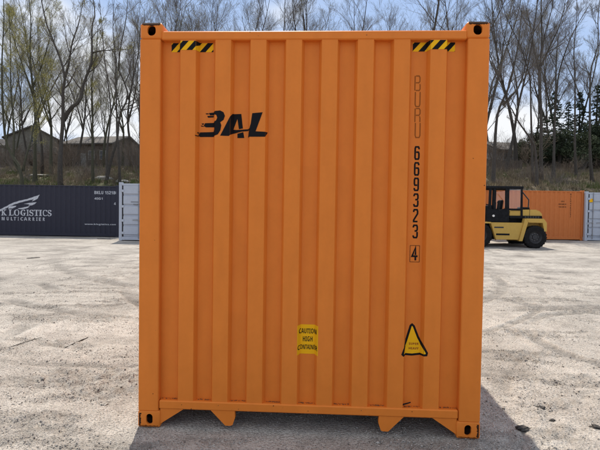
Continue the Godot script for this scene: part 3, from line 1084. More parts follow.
func blue_marks(blue: Node3D, tall: float) -> void:
	var sp := side_profile(12.192, 1.209)
	var xf := Transform3D(Basis(Vector3(0, 1, 0), PI / 2), Vector3.ZERO)
	var k := 25.4 / F                                      # metres for a photograph pixel at that distance
	var P := func(px: float, py: float) -> Vector2:
		return Vector2(6.096 - (118.5 - px) * k, (236.6 + (px - 60.0) * 0.0148 - py) * k)
	var words := MB.new()
	var a: Vector2 = P.call(26.0, 212.9)
	lay_text(words, "K LOGISTICS", a, Vector2(50.4 * k, 6.2 * k), sp, 0.003, xf, "Droid Serif", 700)
	part(blue, "lettering", words, M.white_print)
	var line2 := MB.new()
	lay_text(line2, "M U L T I C A R R I E R", P.call(23.0, 219.0), Vector2(43.5 * k, 3.4 * k), sp, 0.003, xf)
	part(blue, "lettering", line2, M.white_print)
	var wing := MB.new()
	var o := Vector2(0, 190)
	var s := 56.0 / 600.0
	for g in [
		[[-40, 245], [0, 208], [60, 178], [130, 140], [200, 118], [290, 98], [360, 74], [425, 52], [400, 92], [372, 112], [335, 124], [360, 100], [290, 116], [220, 134], [150, 156], [90, 182], [20, 222]],
		[[255, 150], [320, 138], [388, 132], [372, 152], [335, 166], [300, 168], [318, 156]],
		[[180, 200], [240, 190], [320, 172], [300, 190], [268, 202], [225, 208]],
		[[95, 176], [172, 170], [165, 184], [130, 198], [85, 202]]]:
		var poly := PackedVector2Array()
		for p in g:
			var q: Vector2 = o + Vector2(p[0], p[1]) * s
			poly.append(P.call(q.x, q.y))
		lay(wing, poly, sp, 0.003, xf)
	part(blue, "wing_emblem", wing, M.white_print)
	var code := MB.new()
	lay_text(code, "BKLU 152180", P.call(105.5, 192.8), Vector2(22.5 * k, 3.2 * k), sp, 0.003, xf)
	lay_text(code, "45G1", P.call(98.2, 198.7), Vector2(8.0 * k, 2.2 * k), sp, 0.003, xf)
	lay_text(code, "4", P.call(114.4, 203.8), Vector2(1.8 * k, 2.6 * k), sp, 0.003, xf)
	lay_text(code, "www.klogistics.com", P.call(100.5, 224.6), Vector2(32.0 * k, 2.0 * k), sp, 0.003, xf)
	part(blue, "lettering", code, M.white_print)

func cam_right() -> Vector3:
	return Vector3(cos(cam_yaw), 0, -sin(cam_yaw))

func cam_back() -> Vector3:                                   # towards the viewer, level
	return Vector3(sin(cam_yaw), 0, cos(cam_yaw))

# ------------------------------------------------------------------ forklift
func fk(px: float, py: float) -> Vector2:                     # photograph pixel to side-view metres: forward and up
	return Vector2((535.5 - px) * 0.0488, (248.4 - py) * 0.0488)

func fk_poly(pts: Array) -> PackedVector2Array:
	var out := PackedVector2Array()
	for p in pts:
		out.append(fk(p[0], p[1]))
	return out

func fork_wheel(root: Node3D, x: float, z: float, r: float, w: float, side: float) -> void:
	var tyre := MB.new()
	var c := Vector3(x, r, z)
	tyre.lathe([Vector2(r * 0.56, -w * 0.46), Vector2(r * 0.86, -w * 0.5), Vector2(r * 0.965, -w * 0.43), Vector2(r, -w * 0.3), Vector2(r, w * 0.3), Vector2(r * 0.965, w * 0.43), Vector2(r * 0.86, w * 0.5), Vector2(r * 0.56, w * 0.46)], 40, c, Vector3(0, 0, 1))
	for i in 22:
		var a := TAU * i / 22.0
		var d := Vector3(cos(a), sin(a), 0)
		for s in [-1.0, 1.0]:
			var b := Basis(Vector3(-sin(a), cos(a), 0), d, Vector3(0, 0, 1)) * Basis(Vector3(0, 1, 0), s * 0.5)
			tyre.box(c + d * (r - 0.008) + Vector3(0, 0, s * w * 0.24), Vector3(0.055, 0.03, w * 0.46), 0.006, b)
	var o := part(root, "wheel", tyre, M.rubber)
	var rim := MB.new()
	rim.lathe([Vector2(0.0, side * w * 0.22), Vector2(r * 0.2, side * w * 0.22), Vector2(r * 0.22, side * w * 0.12), Vector2(r * 0.42, side * w * 0.1), Vector2(r * 0.5, side * w * 0.3), Vector2(r * 0.58, side * w * 0.46), Vector2(r * 0.6, side * w * 0.40)], 28, c, Vector3(0, 0, 1))
	part(o, "rim", rim, M.rim)
	var nuts := MB.new()
	for i in 8:
		var a := TAU * i / 8.0
		nuts.box(c + Vector3(cos(a) * r * 0.32, sin(a) * r * 0.32, side * w * 0.14), Vector3(0.03, 0.03, 0.04), 0.005)
	part(o, "wheel_nuts", nuts, M.steel)

func make_forklift() -> void:
	var near := at(535.5, 248.0, 22.2)
	var root := thing("forklift", Vector3.ZERO, cam_yaw + PI, "yellow forklift truck with black overhead guard, parked before the weathered orange container", "forklift")
	root.position = near - cam_back() * 1.05
	root.position.y = yard_rise(near.x, near.z) - 0.03
	# after the half turn: local +x = picture left (forward), local -z = towards the viewer
	var W := 1.05
	for s in [-1.0, 1.0]:
		fork_wheel(root, 0.0, s * (W - 0.17), 0.556, 0.34, s)
		fork_wheel(root, 2.72, s * (W - 0.20), 0.61, 0.40, s)
		var panel := MB.new()
		panel.prism(fk_poly([[490.3, 222.8], [495.8, 239.9], [519.0, 239.9], [523.5, 222.8]]), s * 0.93 - 0.03, s * 0.93 + 0.03)
		part(root, "side_panel", panel, M.fork_yellow)
		var edge := MB.new()
		edge.prism(fk_poly([[489.2, 222.4], [490.4, 222.4], [496.4, 240.7], [518.8, 240.7], [518.8, 239.8], [495.6, 239.8]]), s * 0.95 - 0.05, s * 0.95 + 0.05)
		part(root, "skirt_edge", edge, M.fork_yellow)
		var step := MB.new()
		step.span(Vector3(fk(510, 0).x, fk(0, 235.6).y, s * 0.955), Vector3(fk(496.5, 0).x, fk(0, 233.8).y, s * 0.968))
		part(root, "step_slot", step, M.fork_black)
		var txt := MB.new()
		txt.span(Vector3(fk(504, 0).x, fk(0, 228.4).y, s * 0.958), Vector3(fk(494.5, 0).x, fk(0, 227.0).y, s * 0.964))
		part(root, "name_plate", txt, M.rim)
		var strut := MB.new()
		strut.prism(fk_poly([[524.6, 218.4], [528.4, 219.4], [522.4, 241.2], [519.0, 241.2]]), s * 0.90 - 0.13, s * 0.90 + 0.13)
		part(root, "fender_strut", strut, M.fork_yellow)
		var fender := MB.new()
		fender.prism(fk_poly([[525.6, 218.4], [543.2, 218.4], [546.3, 222.5], [546.4, 231.2], [544.0, 231.2], [542.2, 222.6], [528.2, 222.4]]), s * 0.86 - 0.18, s * 0.86 + 0.18)
		part(root, "rear_fender", fender, M.fork_yellow)
		var arch := MB.new()
		arch.prism(fk_poly([[466, 222.4], [490.4, 222.4], [490.4, 223.8], [466, 223.8]]), s * 0.85 - 0.2, s * 0.85 + 0.2)
		part(root, "front_fender", arch, M.fork_yellow)
		# overhead guard posts
		for p in [[489.2, 491.6, 487.4, 222.0], [494.4, 496.8, 188.4, 222.0], [506.6, 510.4, 188.4, 222.0], [522.2, 524.0, 188.4, 216.0]]:
			var post := MB.new()
			var lean := 1.2 if p[0] < 490.0 else 0.0
			post.bar(Vector3(fk((p[0] + p[1]) * 0.5, 0).x, fk(0, p[3]).y, s * 0.80), Vector3(fk((p[0] + p[1]) * 0.5 + lean, 0).x, fk(0, 188.0).y, s * 0.74), (p[1] - p[0]) * 0.0488, 0.09, 0.012)
			part(root, "guard_post", post, M.fork_black)
		var lower := MB.new()
		lower.prism(fk_poly([[487.2, 208.2], [492, 209.0], [500, 210.5], [507, 208.2], [510.2, 208.2], [510.2, 222.3], [488.4, 222.3]]), s * 0.82 - 0.025, s * 0.82 + 0.025)
		part(root, "cab_side", lower, M.fork_black)
		var rail := MB.new()
		rail.span(Vector3(fk(510.4, 0).x, fk(0, 210.6).y, s * 0.80 - 0.03), Vector3(fk(523.2, 0).x, fk(0, 208.6).y, s * 0.80 + 0.03), 0.01)
		part(root, "guard_rail", rail, M.fork_black)
		var pane := MB.new()
		pane.span(Vector3(fk(510.6, 0).x, fk(0, 208.5).y, s * 0.77 - 0.003), Vector3(fk(522.2, 0).x, fk(0, 189.0).y, s * 0.77 + 0.003))
		part(root, "side_glass", pane, M.glass)
	var roof := MB.new()
	for s in [-1.0, 1.0]:
		roof.span(Vector3(fk(486.6, 0).x, fk(0, 188.8).y, s * 0.80), Vector3(fk(524.6, 0).x, fk(0, 186.0).y, s * 0.68), 0.02)
	roof.span(Vector3(fk(486.6, 0).x, fk(0, 188.8).y, -0.68), Vector3(fk(489.4, 0).x, fk(0, 186.2).y, 0.68), 0.02)
	roof.span(Vector3(fk(521.8, 0).x, fk(0, 188.8).y, -0.68), Vector3(fk(524.4, 0).x, fk(0, 186.2).y, 0.68), 0.02)
	for i in 7:
		var z := -0.54 + i * 0.18
		roof.span(Vector3(fk(489.0, 0).x, fk(0, 188.0).y, z - 0.025), Vector3(fk(522.0, 0).x, fk(0, 186.8).y, z + 0.025), 0.008)
	part(root, "overhead_guard", roof, M.fork_black)
	var beacon := MB.new()
	beacon.lathe([Vector2(0.0, 0.0), Vector2(0.06, 0.0), Vector2(0.055, 0.05), Vector2(0.0, 0.055)], 14, Vector3(fk(516, 0).x, fk(0, 186.1).y, 0.5), Vector3(0, 1, 0))
	part(root, "beacon_base", beacon, M.fork_black)
	var frame := MB.new()
	frame.prism(fk_poly([[470, 224], [497, 240.0], [524, 240.0], [527, 222], [524, 216.2], [500, 222.2], [470, 222.4]]), -0.60, 0.60)
	part(root, "chassis", frame, M.fork_black)
	var hood := MB.new()
	hood.prism(fk_poly([[511.5, 210.8], [523, 209.6], [537.5, 209.4], [541.5, 211.0], [543.8, 213.6], [544.2, 215.6], [511.5, 215.8]]), -0.78, 0.78)
	part(root, "hood", hood, M.fork_yellow)
	var seam := MB.new()
	seam.prism(fk_poly([[531.2, 209.0], [531.6, 209.0], [531.6, 215.5], [531.2, 215.5]]), -0.784, 0.784)
	part(root, "hood_seam", seam, M.fork_black)
	var stripe := MB.new()
	stripe.prism(fk_poly([[511, 215.8], [543.2, 215.6], [543.8, 218.4], [511, 218.4]]), -0.84, 0.84)
	part(root, "grille_band", stripe, M.fork_black)
	for i in 6:
		var sl := MB.new()
		sl.span(Vector3(fk(526.0 + i * 2.6, 0).x, fk(0, 218.0).y, -0.846), Vector3(fk(527.6 + i * 2.6, 0).x, fk(0, 216.1).y, -0.838))
		part(root, "grille_slot", sl, M.rim)
	var weight := MB.new()
	weight.prism(fk_poly([[528, 218.4], [544.5, 218.4], [547.6, 224], [547.4, 234], [544, 240], [528, 240]]), -0.62, 0.62)
	part(root, "counterweight", weight, M.fork_yellow)
	var box := MB.new()
	box.span(Vector3(fk(527, 0).x, fk(0, 209.5).y, -0.35), Vector3(fk(536, 0).x, fk(0, 206.8).y, 0.1), 0.03)
	part(root, "air_box", box, M.fork_black)
	var stack := MB.new()
	stack.tube([Vector3(fk(531.5, 0).x, fk(0, 207).y, -0.62), Vector3(fk(531.8, 0).x, fk(0, 199.5).y, -0.62), Vector3(fk(525.0, 0).x, fk(0, 191.5).y, -0.62)], [0.03, 0.03, 0.03], 10)
	part(root, "exhaust_pipe", stack, M.rim)
	# inside the cab
	var fl := MB.new()
	fl.span(Vector3(fk(488.5, 0).x, fk(0, 222.4).y, -0.79), Vector3(fk(511, 0).x, fk(0, 221.2).y, 0.79))
	part(root, "cab_floor", fl, M.fork_black)
	var seat := MB.new()
	seat.span(Vector3(fk(500, 0).x, fk(0, 214.0).y, -0.27), Vector3(fk(509.5, 0).x, fk(0, 211.0).y, 0.27), 0.05)
	seat.box(Vector3(fk(508.2, 0).x, fk(0, 206.0).y, 0.0), Vector3(0.13, 0.62, 0.48), 0.05, Basis(Vector3(0, 0, 1), 0.12))
	seat.span(Vector3(fk(500, 0).x, fk(0, 221.2).y, -0.22), Vector3(fk(509.5, 0).x, fk(0, 214.0).y, 0.22))
	part(root, "seat", seat, M.fork_black)
	var dash := MB.new()
	dash.prism(fk_poly([[490, 222], [490, 206.5], [493.5, 205.5], [496, 210], [495, 222]]), -0.74, 0.74)
	part(root, "dashboard", dash, M.fork_black)
	var wheel := MB.new()
	var wc := Vector3(fk(497.5, 0).x, fk(0, 206.0).y, 0.0)
	var ring := []
	var rr := []
	var tilt := Basis(Vector3(0, 0, 1), 0.5)
	for i in 25:
		var a := TAU * i / 24.0
		ring.append(wc + tilt * Vector3(cos(a) * 0.19, 0, sin(a) * 0.19))
		rr.append(0.014)
	wheel.tube(ring, rr, 8)
	wheel.bar(wc + tilt * Vector3(-0.19, 0, 0), wc + tilt * Vector3(0.19, 0, 0), 0.03, 0.012)
	wheel.tube([wc, wc + tilt * Vector3(0.05, -0.45, 0)], [0.03, 0.035], 8)
	part(root, "steering_wheel", wheel, M.fork_black)
	for i in 3:
		var lv := MB.new()
		lv.tube([Vector3(fk(499.5 + i * 1.4, 0).x, fk(0, 212).y, -0.35), Vector3(fk(499.2 + i * 1.7, 0).x, fk(0, 204.5 - i).y, -0.35)], [0.012, 0.012], 6)
		lv.box(Vector3(fk(499.2 + i * 1.7, 0).x, fk(0, 204.0 - i).y, -0.35), Vector3(0.05, 0.06, 0.05), 0.018)
		part(root, "lever", lv, M.fork_black)
	var lamp := MB.new()
	lamp.lathe([Vector2(0.0, -0.03), Vector2(0.055, -0.03), Vector2(0.055, 0.02), Vector2(0.0, 0.03)], 14, Vector3(fk(494.2, 0).x, fk(0, 216.2).y, -0.86), Vector3(0, 0, 1))
	part(root, "side_lamp", lamp, M.lamp_glass)
	# mast, carriage and forks ahead of the front axle
	var mx := 3.22
	for s in [-1.0, 1.0]:
		var up := MB.new()
		up.span(Vector3(mx - 0.09, 0.12, s * 0.55 - 0.06), Vector3(mx + 0.09, 3.0, s * 0.55 + 0.06), 0.012)
		up.span(Vector3(mx - 0.06, 0.16, s * 0.44 - 0.05), Vector3(mx + 0.07, 3.04, s * 0.44 + 0.05), 0.012)
		part(root, "mast_upright", up, M.fork_black)
		var cyl := MB.new()
		cyl.tube([Vector3(mx - 0.14, 0.2, s * 0.5), Vector3(mx - 0.14, 2.2, s * 0.5)], [0.055, 0.055], 12)
		cyl.tube([Vector3(mx - 0.14, 2.2, s * 0.5), Vector3(mx - 0.14, 2.9, s * 0.5)], [0.03, 0.03], 12)
		part(root, "lift_cylinder", cyl, M.steel)
		var tine := MB.new()
		tine.span(Vector3(mx + 0.2, 0.06, s * 0.4 - 0.09), Vector3(mx + 0.28, 1.05, s * 0.4 + 0.09), 0.01)
		tine.span(Vector3(mx + 0.28, 0.06, s * 0.4 - 0.09), Vector3(mx + 1.9, 0.13, s * 0.4 + 0.09), 0.01)
		part(root, "fork", tine, M.rim)
	for y in [0.25, 1.5, 2.95]:
		var cr := MB.new()
		cr.span(Vector3(mx - 0.05, y - 0.06, -0.39), Vector3(mx + 0.04, y + 0.06, 0.39), 0.01)
		part(root, "mast_crossbar", cr, M.fork_black)
	for y in [0.22, 0.85]:
		var cg := MB.new()
		cg.span(Vector3(mx + 0.1, y - 0.07, -0.85), Vector3(mx + 0.19, y + 0.07, 0.85), 0.01)
		part(root, "carriage_bar", cg, M.fork_black)
	var axle := MB.new()
	axle.tube([Vector3(2.72, 0.61, -0.7), Vector3(2.72, 0.61, 0.7)], [0.16, 0.16], 14)
	part(root, "front_axle", axle, M.fork_black)
	var rax := MB.new()
	rax.tube([Vector3(0, 0.55, -0.75), Vector3(0, 0.55, 0.75)], [0.10, 0.10], 14)
	part(root, "rear_axle", rax, M.fork_black)

# ------------------------------------------------------------------ trees
func bough(wood: MB, twigs: MB, leaves: MB, p: Vector3, dir: Vector3, length: float, r: float, level: int, up: float, leafy: float) -> void:
	var segs := 5 if level <= 1 else (4 if level == 2 else 3)
	var pts := [p]
	var rad := [r]
	var d := dir
	var wob := 0.15 if level <= 1 else 0.085
	var tip := r * (0.35 if level < 3 else 0.5)
	for i in segs:
		d = (d + Vector3(rng.randfn(0, wob), rng.randfn(0, wob * 0.6) + up * 0.16, rng.randfn(0, wob))).normalized()
		pts.append(pts[-1] + d * length / segs)
		rad.append(lerpf(r, tip, (i + 1.0) / segs))
	if level <= 1:
		wood.tube(pts, rad, 6 if level == 0 else 5, false)
	else:
		twigs.tube(pts, rad, 4 if level == 2 else 3, false)
	if level >= 4:
		return
	var count: int = [10, 7, 5, 5][level]
	for i in count:
		var t := lerpf(0.25, 1.0, (i + rng.randf() * 0.8) / count)
		var f := t * segs
		var k := mini(int(f), segs - 1)
		var q: Vector3 = pts[k].lerp(pts[k + 1], f - k)
		var along: Vector3 = (pts[k + 1] - pts[k]).normalized()
		var side := along.cross(Vector3(rng.randfn(), rng.randfn(), rng.randfn())).normalized()
		var a := rng.randf_range(0.35, 0.75)
		var cd := along * cos(a) + side * sin(a)
		var cl := length * rng.randf_range(0.45, 0.75) * (1.15 - 0.5 * t)
		bough(wood, twigs, leaves, q, cd, cl, maxf(lerpf(r, tip, t) * 0.5, 0.004), level + 1, up, leafy)
	if leafy > 0.0 and level >= 2:
		for i in int(leafy * 6.0 + rng.randf()):
			var k := rng.randi() % segs
			var q: Vector3 = pts[k].lerp(pts[k + 1], rng.randf()) + Vector3(rng.randfn(), rng.randfn(), rng.randfn()) * 0.05
			leaf(leaves, q, rng.randf_range(0.015, 0.038))

func leaf(mb: MB, q: Vector3, s: float) -> void:
	var x := Vector3(rng.randfn(), rng.randfn(), rng.randfn()).normalized() * s
	var y := x.cross(Vector3(rng.randfn(), rng.randfn(), rng.randfn())).normalized() * s * 0.6
	mb.quad(q - x, q - y, q + x, q + y)

func smooth_line(pts: Array, steps: int) -> Array:
	var c := Curve3D.new()
	for i in pts.size():
		var t: Vector3 = (pts[mini(i + 1, pts.size() - 1)] - pts[maxi(i - 1, 0)]) / 6.0
		c.add_point(pts[i], -t, t)
	var out := []
	var l := c.get_baked_length()
	for i in steps + 1:
		out.append(c.sample_baked(l * i / steps, true))
	return out

func stem(wood: MB, twigs: MB, leaves: MB, line: Array, r0: float, r1: float, first: float, count: int, reach: float, up: float, leafy: float) -> void:
	var n := 18
	var pts := smooth_line(line, n)
	var rad := []
	for i in n + 1:
		var t := i / float(n)
		rad.append(0.8 * lerpf(r0, r1, pow(t, 0.85)) * (1.0 + 0.5 * pow(1.0 - t, 14.0)) * rng.randf_range(0.95, 1.05))
	wood.tube(pts, rad, 9, false)
	for i in count:
		var t := lerpf(first, 1.0, (i + rng.randf()) / count)
		var f := t * n
		var k := mini(int(f), n - 1)
		var q: Vector3 = pts[k].lerp(pts[k + 1], f - k)
		var along: Vector3 = (pts[k + 1] - pts[k]).normalized()
		var az := rng.randf() * TAU
		var side := Vector3(cos(az), 0, sin(az))
		side = (side - along * side.dot(along)).normalized()
		var a := rng.randf_range(0.5, 0.95) * (1.1 - 0.35 * t)
		var cd := along * cos(a) + side * sin(a)
		bough(wood, twigs, leaves, q, cd, reach * rng.randf_range(0.6, 1.1) * (1.2 - 0.6 * t), maxf(lerpf(r0, r1, t) * rng.randf_range(0.25, 0.5), 0.02), 1, up, leafy)

func close_tree(called: String, base: Vector3, wood: MB, twigs: MB, leaves: MB, label: String, group: String, green: bool) -> Node3D:
	var t := thing(called, base, 0.0, label, "tree", group)
	part(t, "trunk", wood, M.bark_green if green else M.bark)
	part(t, "crown", twigs, M.twig_green if green else M.twig)
	if leaves.v.size():
		part(t, "young_leaves", leaves, M.bud)
	return t

func traced_tree(stems: Array, depth: float, label: String, group: String, r: float, leafy: float, green: bool, sd: int, dens := 1.0) -> void:
	# stems: list of [pixel points, radius share, first branch at, branch count, reach]
	rng.seed = sd
	var base := at(stems[0][0][0][0], stems[0][0][0][1], depth)
	base.y = hill_h(base.x, base.z) - 0.15
	var wood := MB.new()
	var twigs := MB.new()
	var leaves := MB.new()
	for s in stems:
		var line := []
		var wander := 0.0
		for i in s[0].size():
			var p: Array = s[0][i]
			wander += rng.randfn(0, 0.25) if i > 0 else 0.0
			var q := at(p[0], p[1], depth + wander)
			if s == stems[0] and i == 0:
				q = base
			line.append(q - base)
		if s != stems[0]:
			line[0] = nearest_on(stems[0][0], line[0], depth, base)
		stem(wood, twigs, leaves, line, r * s[1], maxf(r * s[1] * 0.16, 0.018), s[2], int(s[3] * dens), s[4], 0.6, leafy)
	close_tree("bare_tree", base, wood, twigs, leaves, label, group, green)

func nearest_on(_px: Array, p: Vector3, _depth: float, _base: Vector3) -> Vector3:
	return p

func grown_tree(tall: float, r: float, spread_: float, fork: bool, leafy: float, sd: int) -> Array:
	rng.seed = sd
	var wood := MB.new()
	var twigs := MB.new()
	var leaves := MB.new()
	var p := Vector3.ZERO
	var line := [p]
	var d := Vector3(rng.randfn(0, 0.06), 1, rng.randfn(0, 0.06)).normalized()
	for i in 6:
		d = (d + Vector3(rng.randfn(0, 0.09), 0.15, rng.randfn(0, 0.09))).normalized()
		p += d * tall / 6.0
		line.append(p)
	stem(wood, twigs, leaves, line, r, 0.02, 0.28, 15, tall * spread_, 0.7, leafy)
	if fork:
		var q: Vector3 = line[2]
		var az := rng.randf() * TAU
		var e := Vector3(cos(az) * 0.4, 1, sin(az) * 0.4).normalized()
		var l2 := [q]
		for i in 4:
			e = (e + Vector3(rng.randfn(0, 0.1), 0.2, rng.randfn(0, 0.1))).normalized()
			q += e * tall / 6.4
			l2.append(q)
		stem(wood, twigs, leaves, l2, r * 0.6, 0.02, 0.2, 11, tall * spread_ * 0.85, 0.7, leafy)
	return [wood.mesh(), twigs.mesh(), leaves.mesh() if leaves.v.size() else null]

func place_tree(meshes: Array, px: float, depth: float, label: String, group: String, turn: float, k: float, green: bool) -> void:
	var b := at(px, 200, depth)
	b.y = hill_h(b.x, b.z) - 0.15
	var t := thing("bare_tree", b, turn, label, "tree", group)
	t.scale = Vector3.ONE * k
	part_mesh(t, "trunk", meshes[0], M.bark_green if green else M.bark)
	part_mesh(t, "crown", meshes[1], M.twig_green if green else M.twig)
	if meshes[2]:
		part_mesh(t, "young_leaves", meshes[2], M.bud)

func make_trees() -> void:
	var g := "bare trees on the bank behind the containers"
	traced_tree([
		[[[61, 184], [60, 165], [61.5, 140], [63, 118], [63, 88], [65, 77], [60, 58], [54, 43], [46, 22], [40, -8]], 1.0, 0.35, 9, 3.2],
		[[[63, 120], [72, 107], [80, 101], [82, 90], [85, 80], [91, 64], [92, 53], [92, 27], [95, 14], [92, -8]], 0.82, 0.2, 7, 2.4],
		[[[92, 53], [100, 51], [107, 50.5], [118, 49], [129, 50.5]], 0.3, 0.25, 5, 1.4],
		[[[65, 77], [69, 63], [72, 44], [79, 22], [83, 0]], 0.5, 0.2, 6, 2.2]],
		36.0, "dark forked bare tree with one S-curved stem behind the blue container", g, 0.24, 0.5, false, 101)
	traced_tree([
		[[[35, 182], [35, 150], [35.5, 117], [33.5, 95], [32, 80], [30, 50], [31, 20], [28, -8]], 1.0, 0.25, 11, 3.0],
		[[[34, 98], [27, 78], [20, 58], [13, 36], [8, 12]], 0.5, 0.15, 8, 2.2],
		[[[33, 86], [40, 70], [46, 52], [50, 38], [53, 15]], 0.45, 0.15, 7, 2.0]],
		39.0, "budding tree with greenish upright trunk in front of the grey house", g, 0.2, 1.6, true, 102)
	traced_tree([
		[[[22, 184], [21, 172], [10, 152], [5, 135], [2.5, 100], [2, 60], [4, 20], [3, -10]], 1.0, 0.3, 10, 2.6],
		[[[20, 171], [14, 160], [14, 130], [11, 90], [10.5, 50], [9, 10]], 0.7, 0.3, 9, 2.2],
		[[[23, 171], [26, 157], [31, 141], [33.5, 126], [40, 105], [47, 88], [52, 74]], 0.55, 0.2, 8, 1.8]],
		34.0, "low-branching budding tree with several stems from one foot, left of the grey house", g, 0.17, 1.8, true, 103)
	traced_tree([
		[[[93, 182], [92.5, 150], [92.7, 114], [92, 95], [92, 79], [96, 55], [98, 25]], 1.0, 0.4, 8, 1.8]],
		38.0, "slim straight tree with green ivy tone before the brown house", g, 0.15, 1.6, true, 104)
	traced_tree([
		[[[120, 182], [118.5, 150], [117, 133], [116.8, 115], [116, 88], [116, 63], [113, 30], [114, 0]], 1.0, 0.45, 9, 2.0],
		[[[107, 180], [107, 150], [110.7, 115], [108.7, 88], [104.7, 59], [102, 28], [99, -5]], 0.8, 0.4, 9, 2.0]],
		37.0, "pair of slender parallel bare trunks behind the white container", g, 0.14, 0.0, false, 105)
	traced_tree([
		[[[106, 182], [111, 160], [117, 141], [120, 114], [128, 98], [125, 84], [119, 70], [121, 45], [126, 20], [128, -5]], 1.0, 0.35, 9, 2.4],
		[[[128, 99], [131, 90], [135, 70], [139, 48], [141, 20]], 0.55, 0.1, 7, 2.0]],
		38.5, "bare tree with a crooked kinked stem between slender trunks", g, 0.15, 0.0, false, 106)
	# right of the near container
	traced_tree([
		[[[541, 184], [541, 150], [541, 117], [540, 72], [542, 40], [541, 8], [543, -20]], 1.0, 0.3, 12, 3.4],
		[[[540, 74], [534, 50], [530, 26], [524, 0]], 0.5, 0.1, 8, 2.6],
		[[[541, 66], [550, 46], [560, 24], [566, -2]], 0.5, 0.1, 8, 2.6],
		[[[541.5, 52], [546, 30], [552, 8], [555, -14]], 0.4, 0.1, 7, 2.2]],
		38.0, "tall bare tree with broom-like fan of twigs above the weathered orange container", g, 0.2, 0.0, false, 111)
	traced_tree([
		[[[553, 186], [554, 150], [555, 115], [557, 90], [560, 69], [572, 35], [590, 4]], 1.0, 0.35, 10, 2.8],
		[[[555, 112], [561, 98], [570, 84], [580, 80]], 0.3, 0.2, 4, 1.2],
		[[[556, 100], [556, 70], [558, 40], [565, 12]], 0.6, 0.2, 9, 2.5]],
		39.5, "bare tree leaning away with long rising limbs over the dark evergreens", g, 0.16, 0.0, false, 112)
	traced_tree([
		[[[493, 184], [494, 160], [497, 117], [503, 100], [509, 86], [515, 61], [519, 38], [522, 8]], 1.0, 0.35, 10, 2.6],
		[[[503, 105], [512, 95], [518, 88], [524, 72], [528, 50], [534, 25]], 0.6, 0.15, 8, 2.2],
		[[[506, 94], [499, 78], [490, 60], [486, 40]], 0.35, 0.15, 6, 1.8]],
		36.0, "dark bare tree with crossing limbs behind the forklift", g, 0.19, 0.0, false, 113)
	traced_tree([
		[[[476, 184], [480, 140], [487, 108], [490, 93], [493, 80], [499, 64], [495, 45], [492, 25], [496, 0]], 1.0, 0.35, 9, 2.2]],
		35.0, "slim bare tree beside the near container's edge, bending near its top", g, 0.14, 0.0, false, 114)
	traced_tree([
		[[[533, 186], [532, 150], [531, 114], [530, 80], [525, 60], [519, 43], [505, 14], [500, -8]], 1.0, 0.4, 10, 2.4]],
		37.0, "thin bare tree whose top bows towards the near container", g, 0.13, 0.0, false, 115)
	traced_tree([
		[[[537, 188], [536, 160], [534, 145], [527, 134], [518, 121], [511, 108], [503, 100], [492, 96]], 1.0, 0.5, 7, 1.6]],
		34.5, "pale leaning trunk arching over the forklift cab", g, 0.15, 0.0, false, 116)
	traced_tree([
		[[[576, 186], [575, 150], [575, 117], [575, 80], [574, 50], [577, 12], [576, -10]], 1.0, 0.45, 10, 2.0]],
		40.0, "straight thin bare tree between two dark spruces", g, 0.13, 0.0, false, 117)
	traced_tree([
		[[[592, 188], [590, 150], [590, 100], [591, 70], [598, 45], [598, 18], [601, -8]], 1.0, 0.4, 10, 2.4]],
		38.0, "bare tree with jogged trunk above the white container with yellow sticker", g, 0.15, 0.0, false, 118)
	# general trees filling the wood behind
	var kinds := [grown_tree(15.0, 0.19, 0.30, true, 0.0, 201), grown_tree(17.0, 0.22, 0.27, false, 0.0, 202), grown_tree(14.0, 0.16, 0.30, true, 0.35, 203), grown_tree(16.0, 0.17, 0.24, false, 0.0, 204), grown_tree(15.0, 0.20, 0.32, true, 0.7, 205), grown_tree(16.0, 0.15, 0.2, true, 0.3, 206)]
	var looks := ["forked bare tree", "straight bare tree with a stout trunk", "forked bare tree with a thin trunk", "straight bare tree with short limbs", "forked tree with a haze of young leaves", "twin-stemmed narrow bare tree"]
	rng.seed = 909
	var tops := []
	for i in 21:
		tops.append([148.0 + i * 16.5 + rng.randf_range(-3, 3), rng.randf_range(41.0, 60.0)])
	for i in tops.size():
		var thin: bool = tops[i][0] > 345.0 and tops[i][0] < 405.0
		if thin and i % 2 == 0:
			continue
		var kd: int = [0, 1, 2, 3, 5][i % 5]
		place_tree(kinds[kd], tops[i][0], tops[i][1], looks[kd] + " whose twigs show above the near container's top rail", "bare trees rising above the near container", rng.randf() * TAU, (rng.randf_range(1.12, 1.3) if not thin else 1.05) * (0.72 + 0.28 * tops[i][1] / 47.0), false)
	for i in 20:
		var kd: int = [4, 0, 5, 4, 3, 2, 1, 5][i % 8]
		place_tree(kinds[kd], -14.0 + i * 8.4 + rng.randf_range(-3, 3), rng.randf_range(43.0, 64.0) if i % 3 else rng.randf_range(66.0, 80.0), looks[kd] + " standing among the houses on the bank", "bare trees among the houses", rng.randf() * TAU, rng.randf_range(0.9, 1.15), i % 2 == 0)
	for i in 9:
		var kd: int = [0, 5, 1, 3, 2][i % 5]
		place_tree(kinds[kd], 488.0 + i * 14.5 + rng.randf_range(-3, 3), rng.randf_range(43.0, 62.0), looks[kd] + " standing among the dark evergreens", "bare trees among the evergreens", rng.randf() * TAU, rng.randf_range(0.95, 1.25), false)

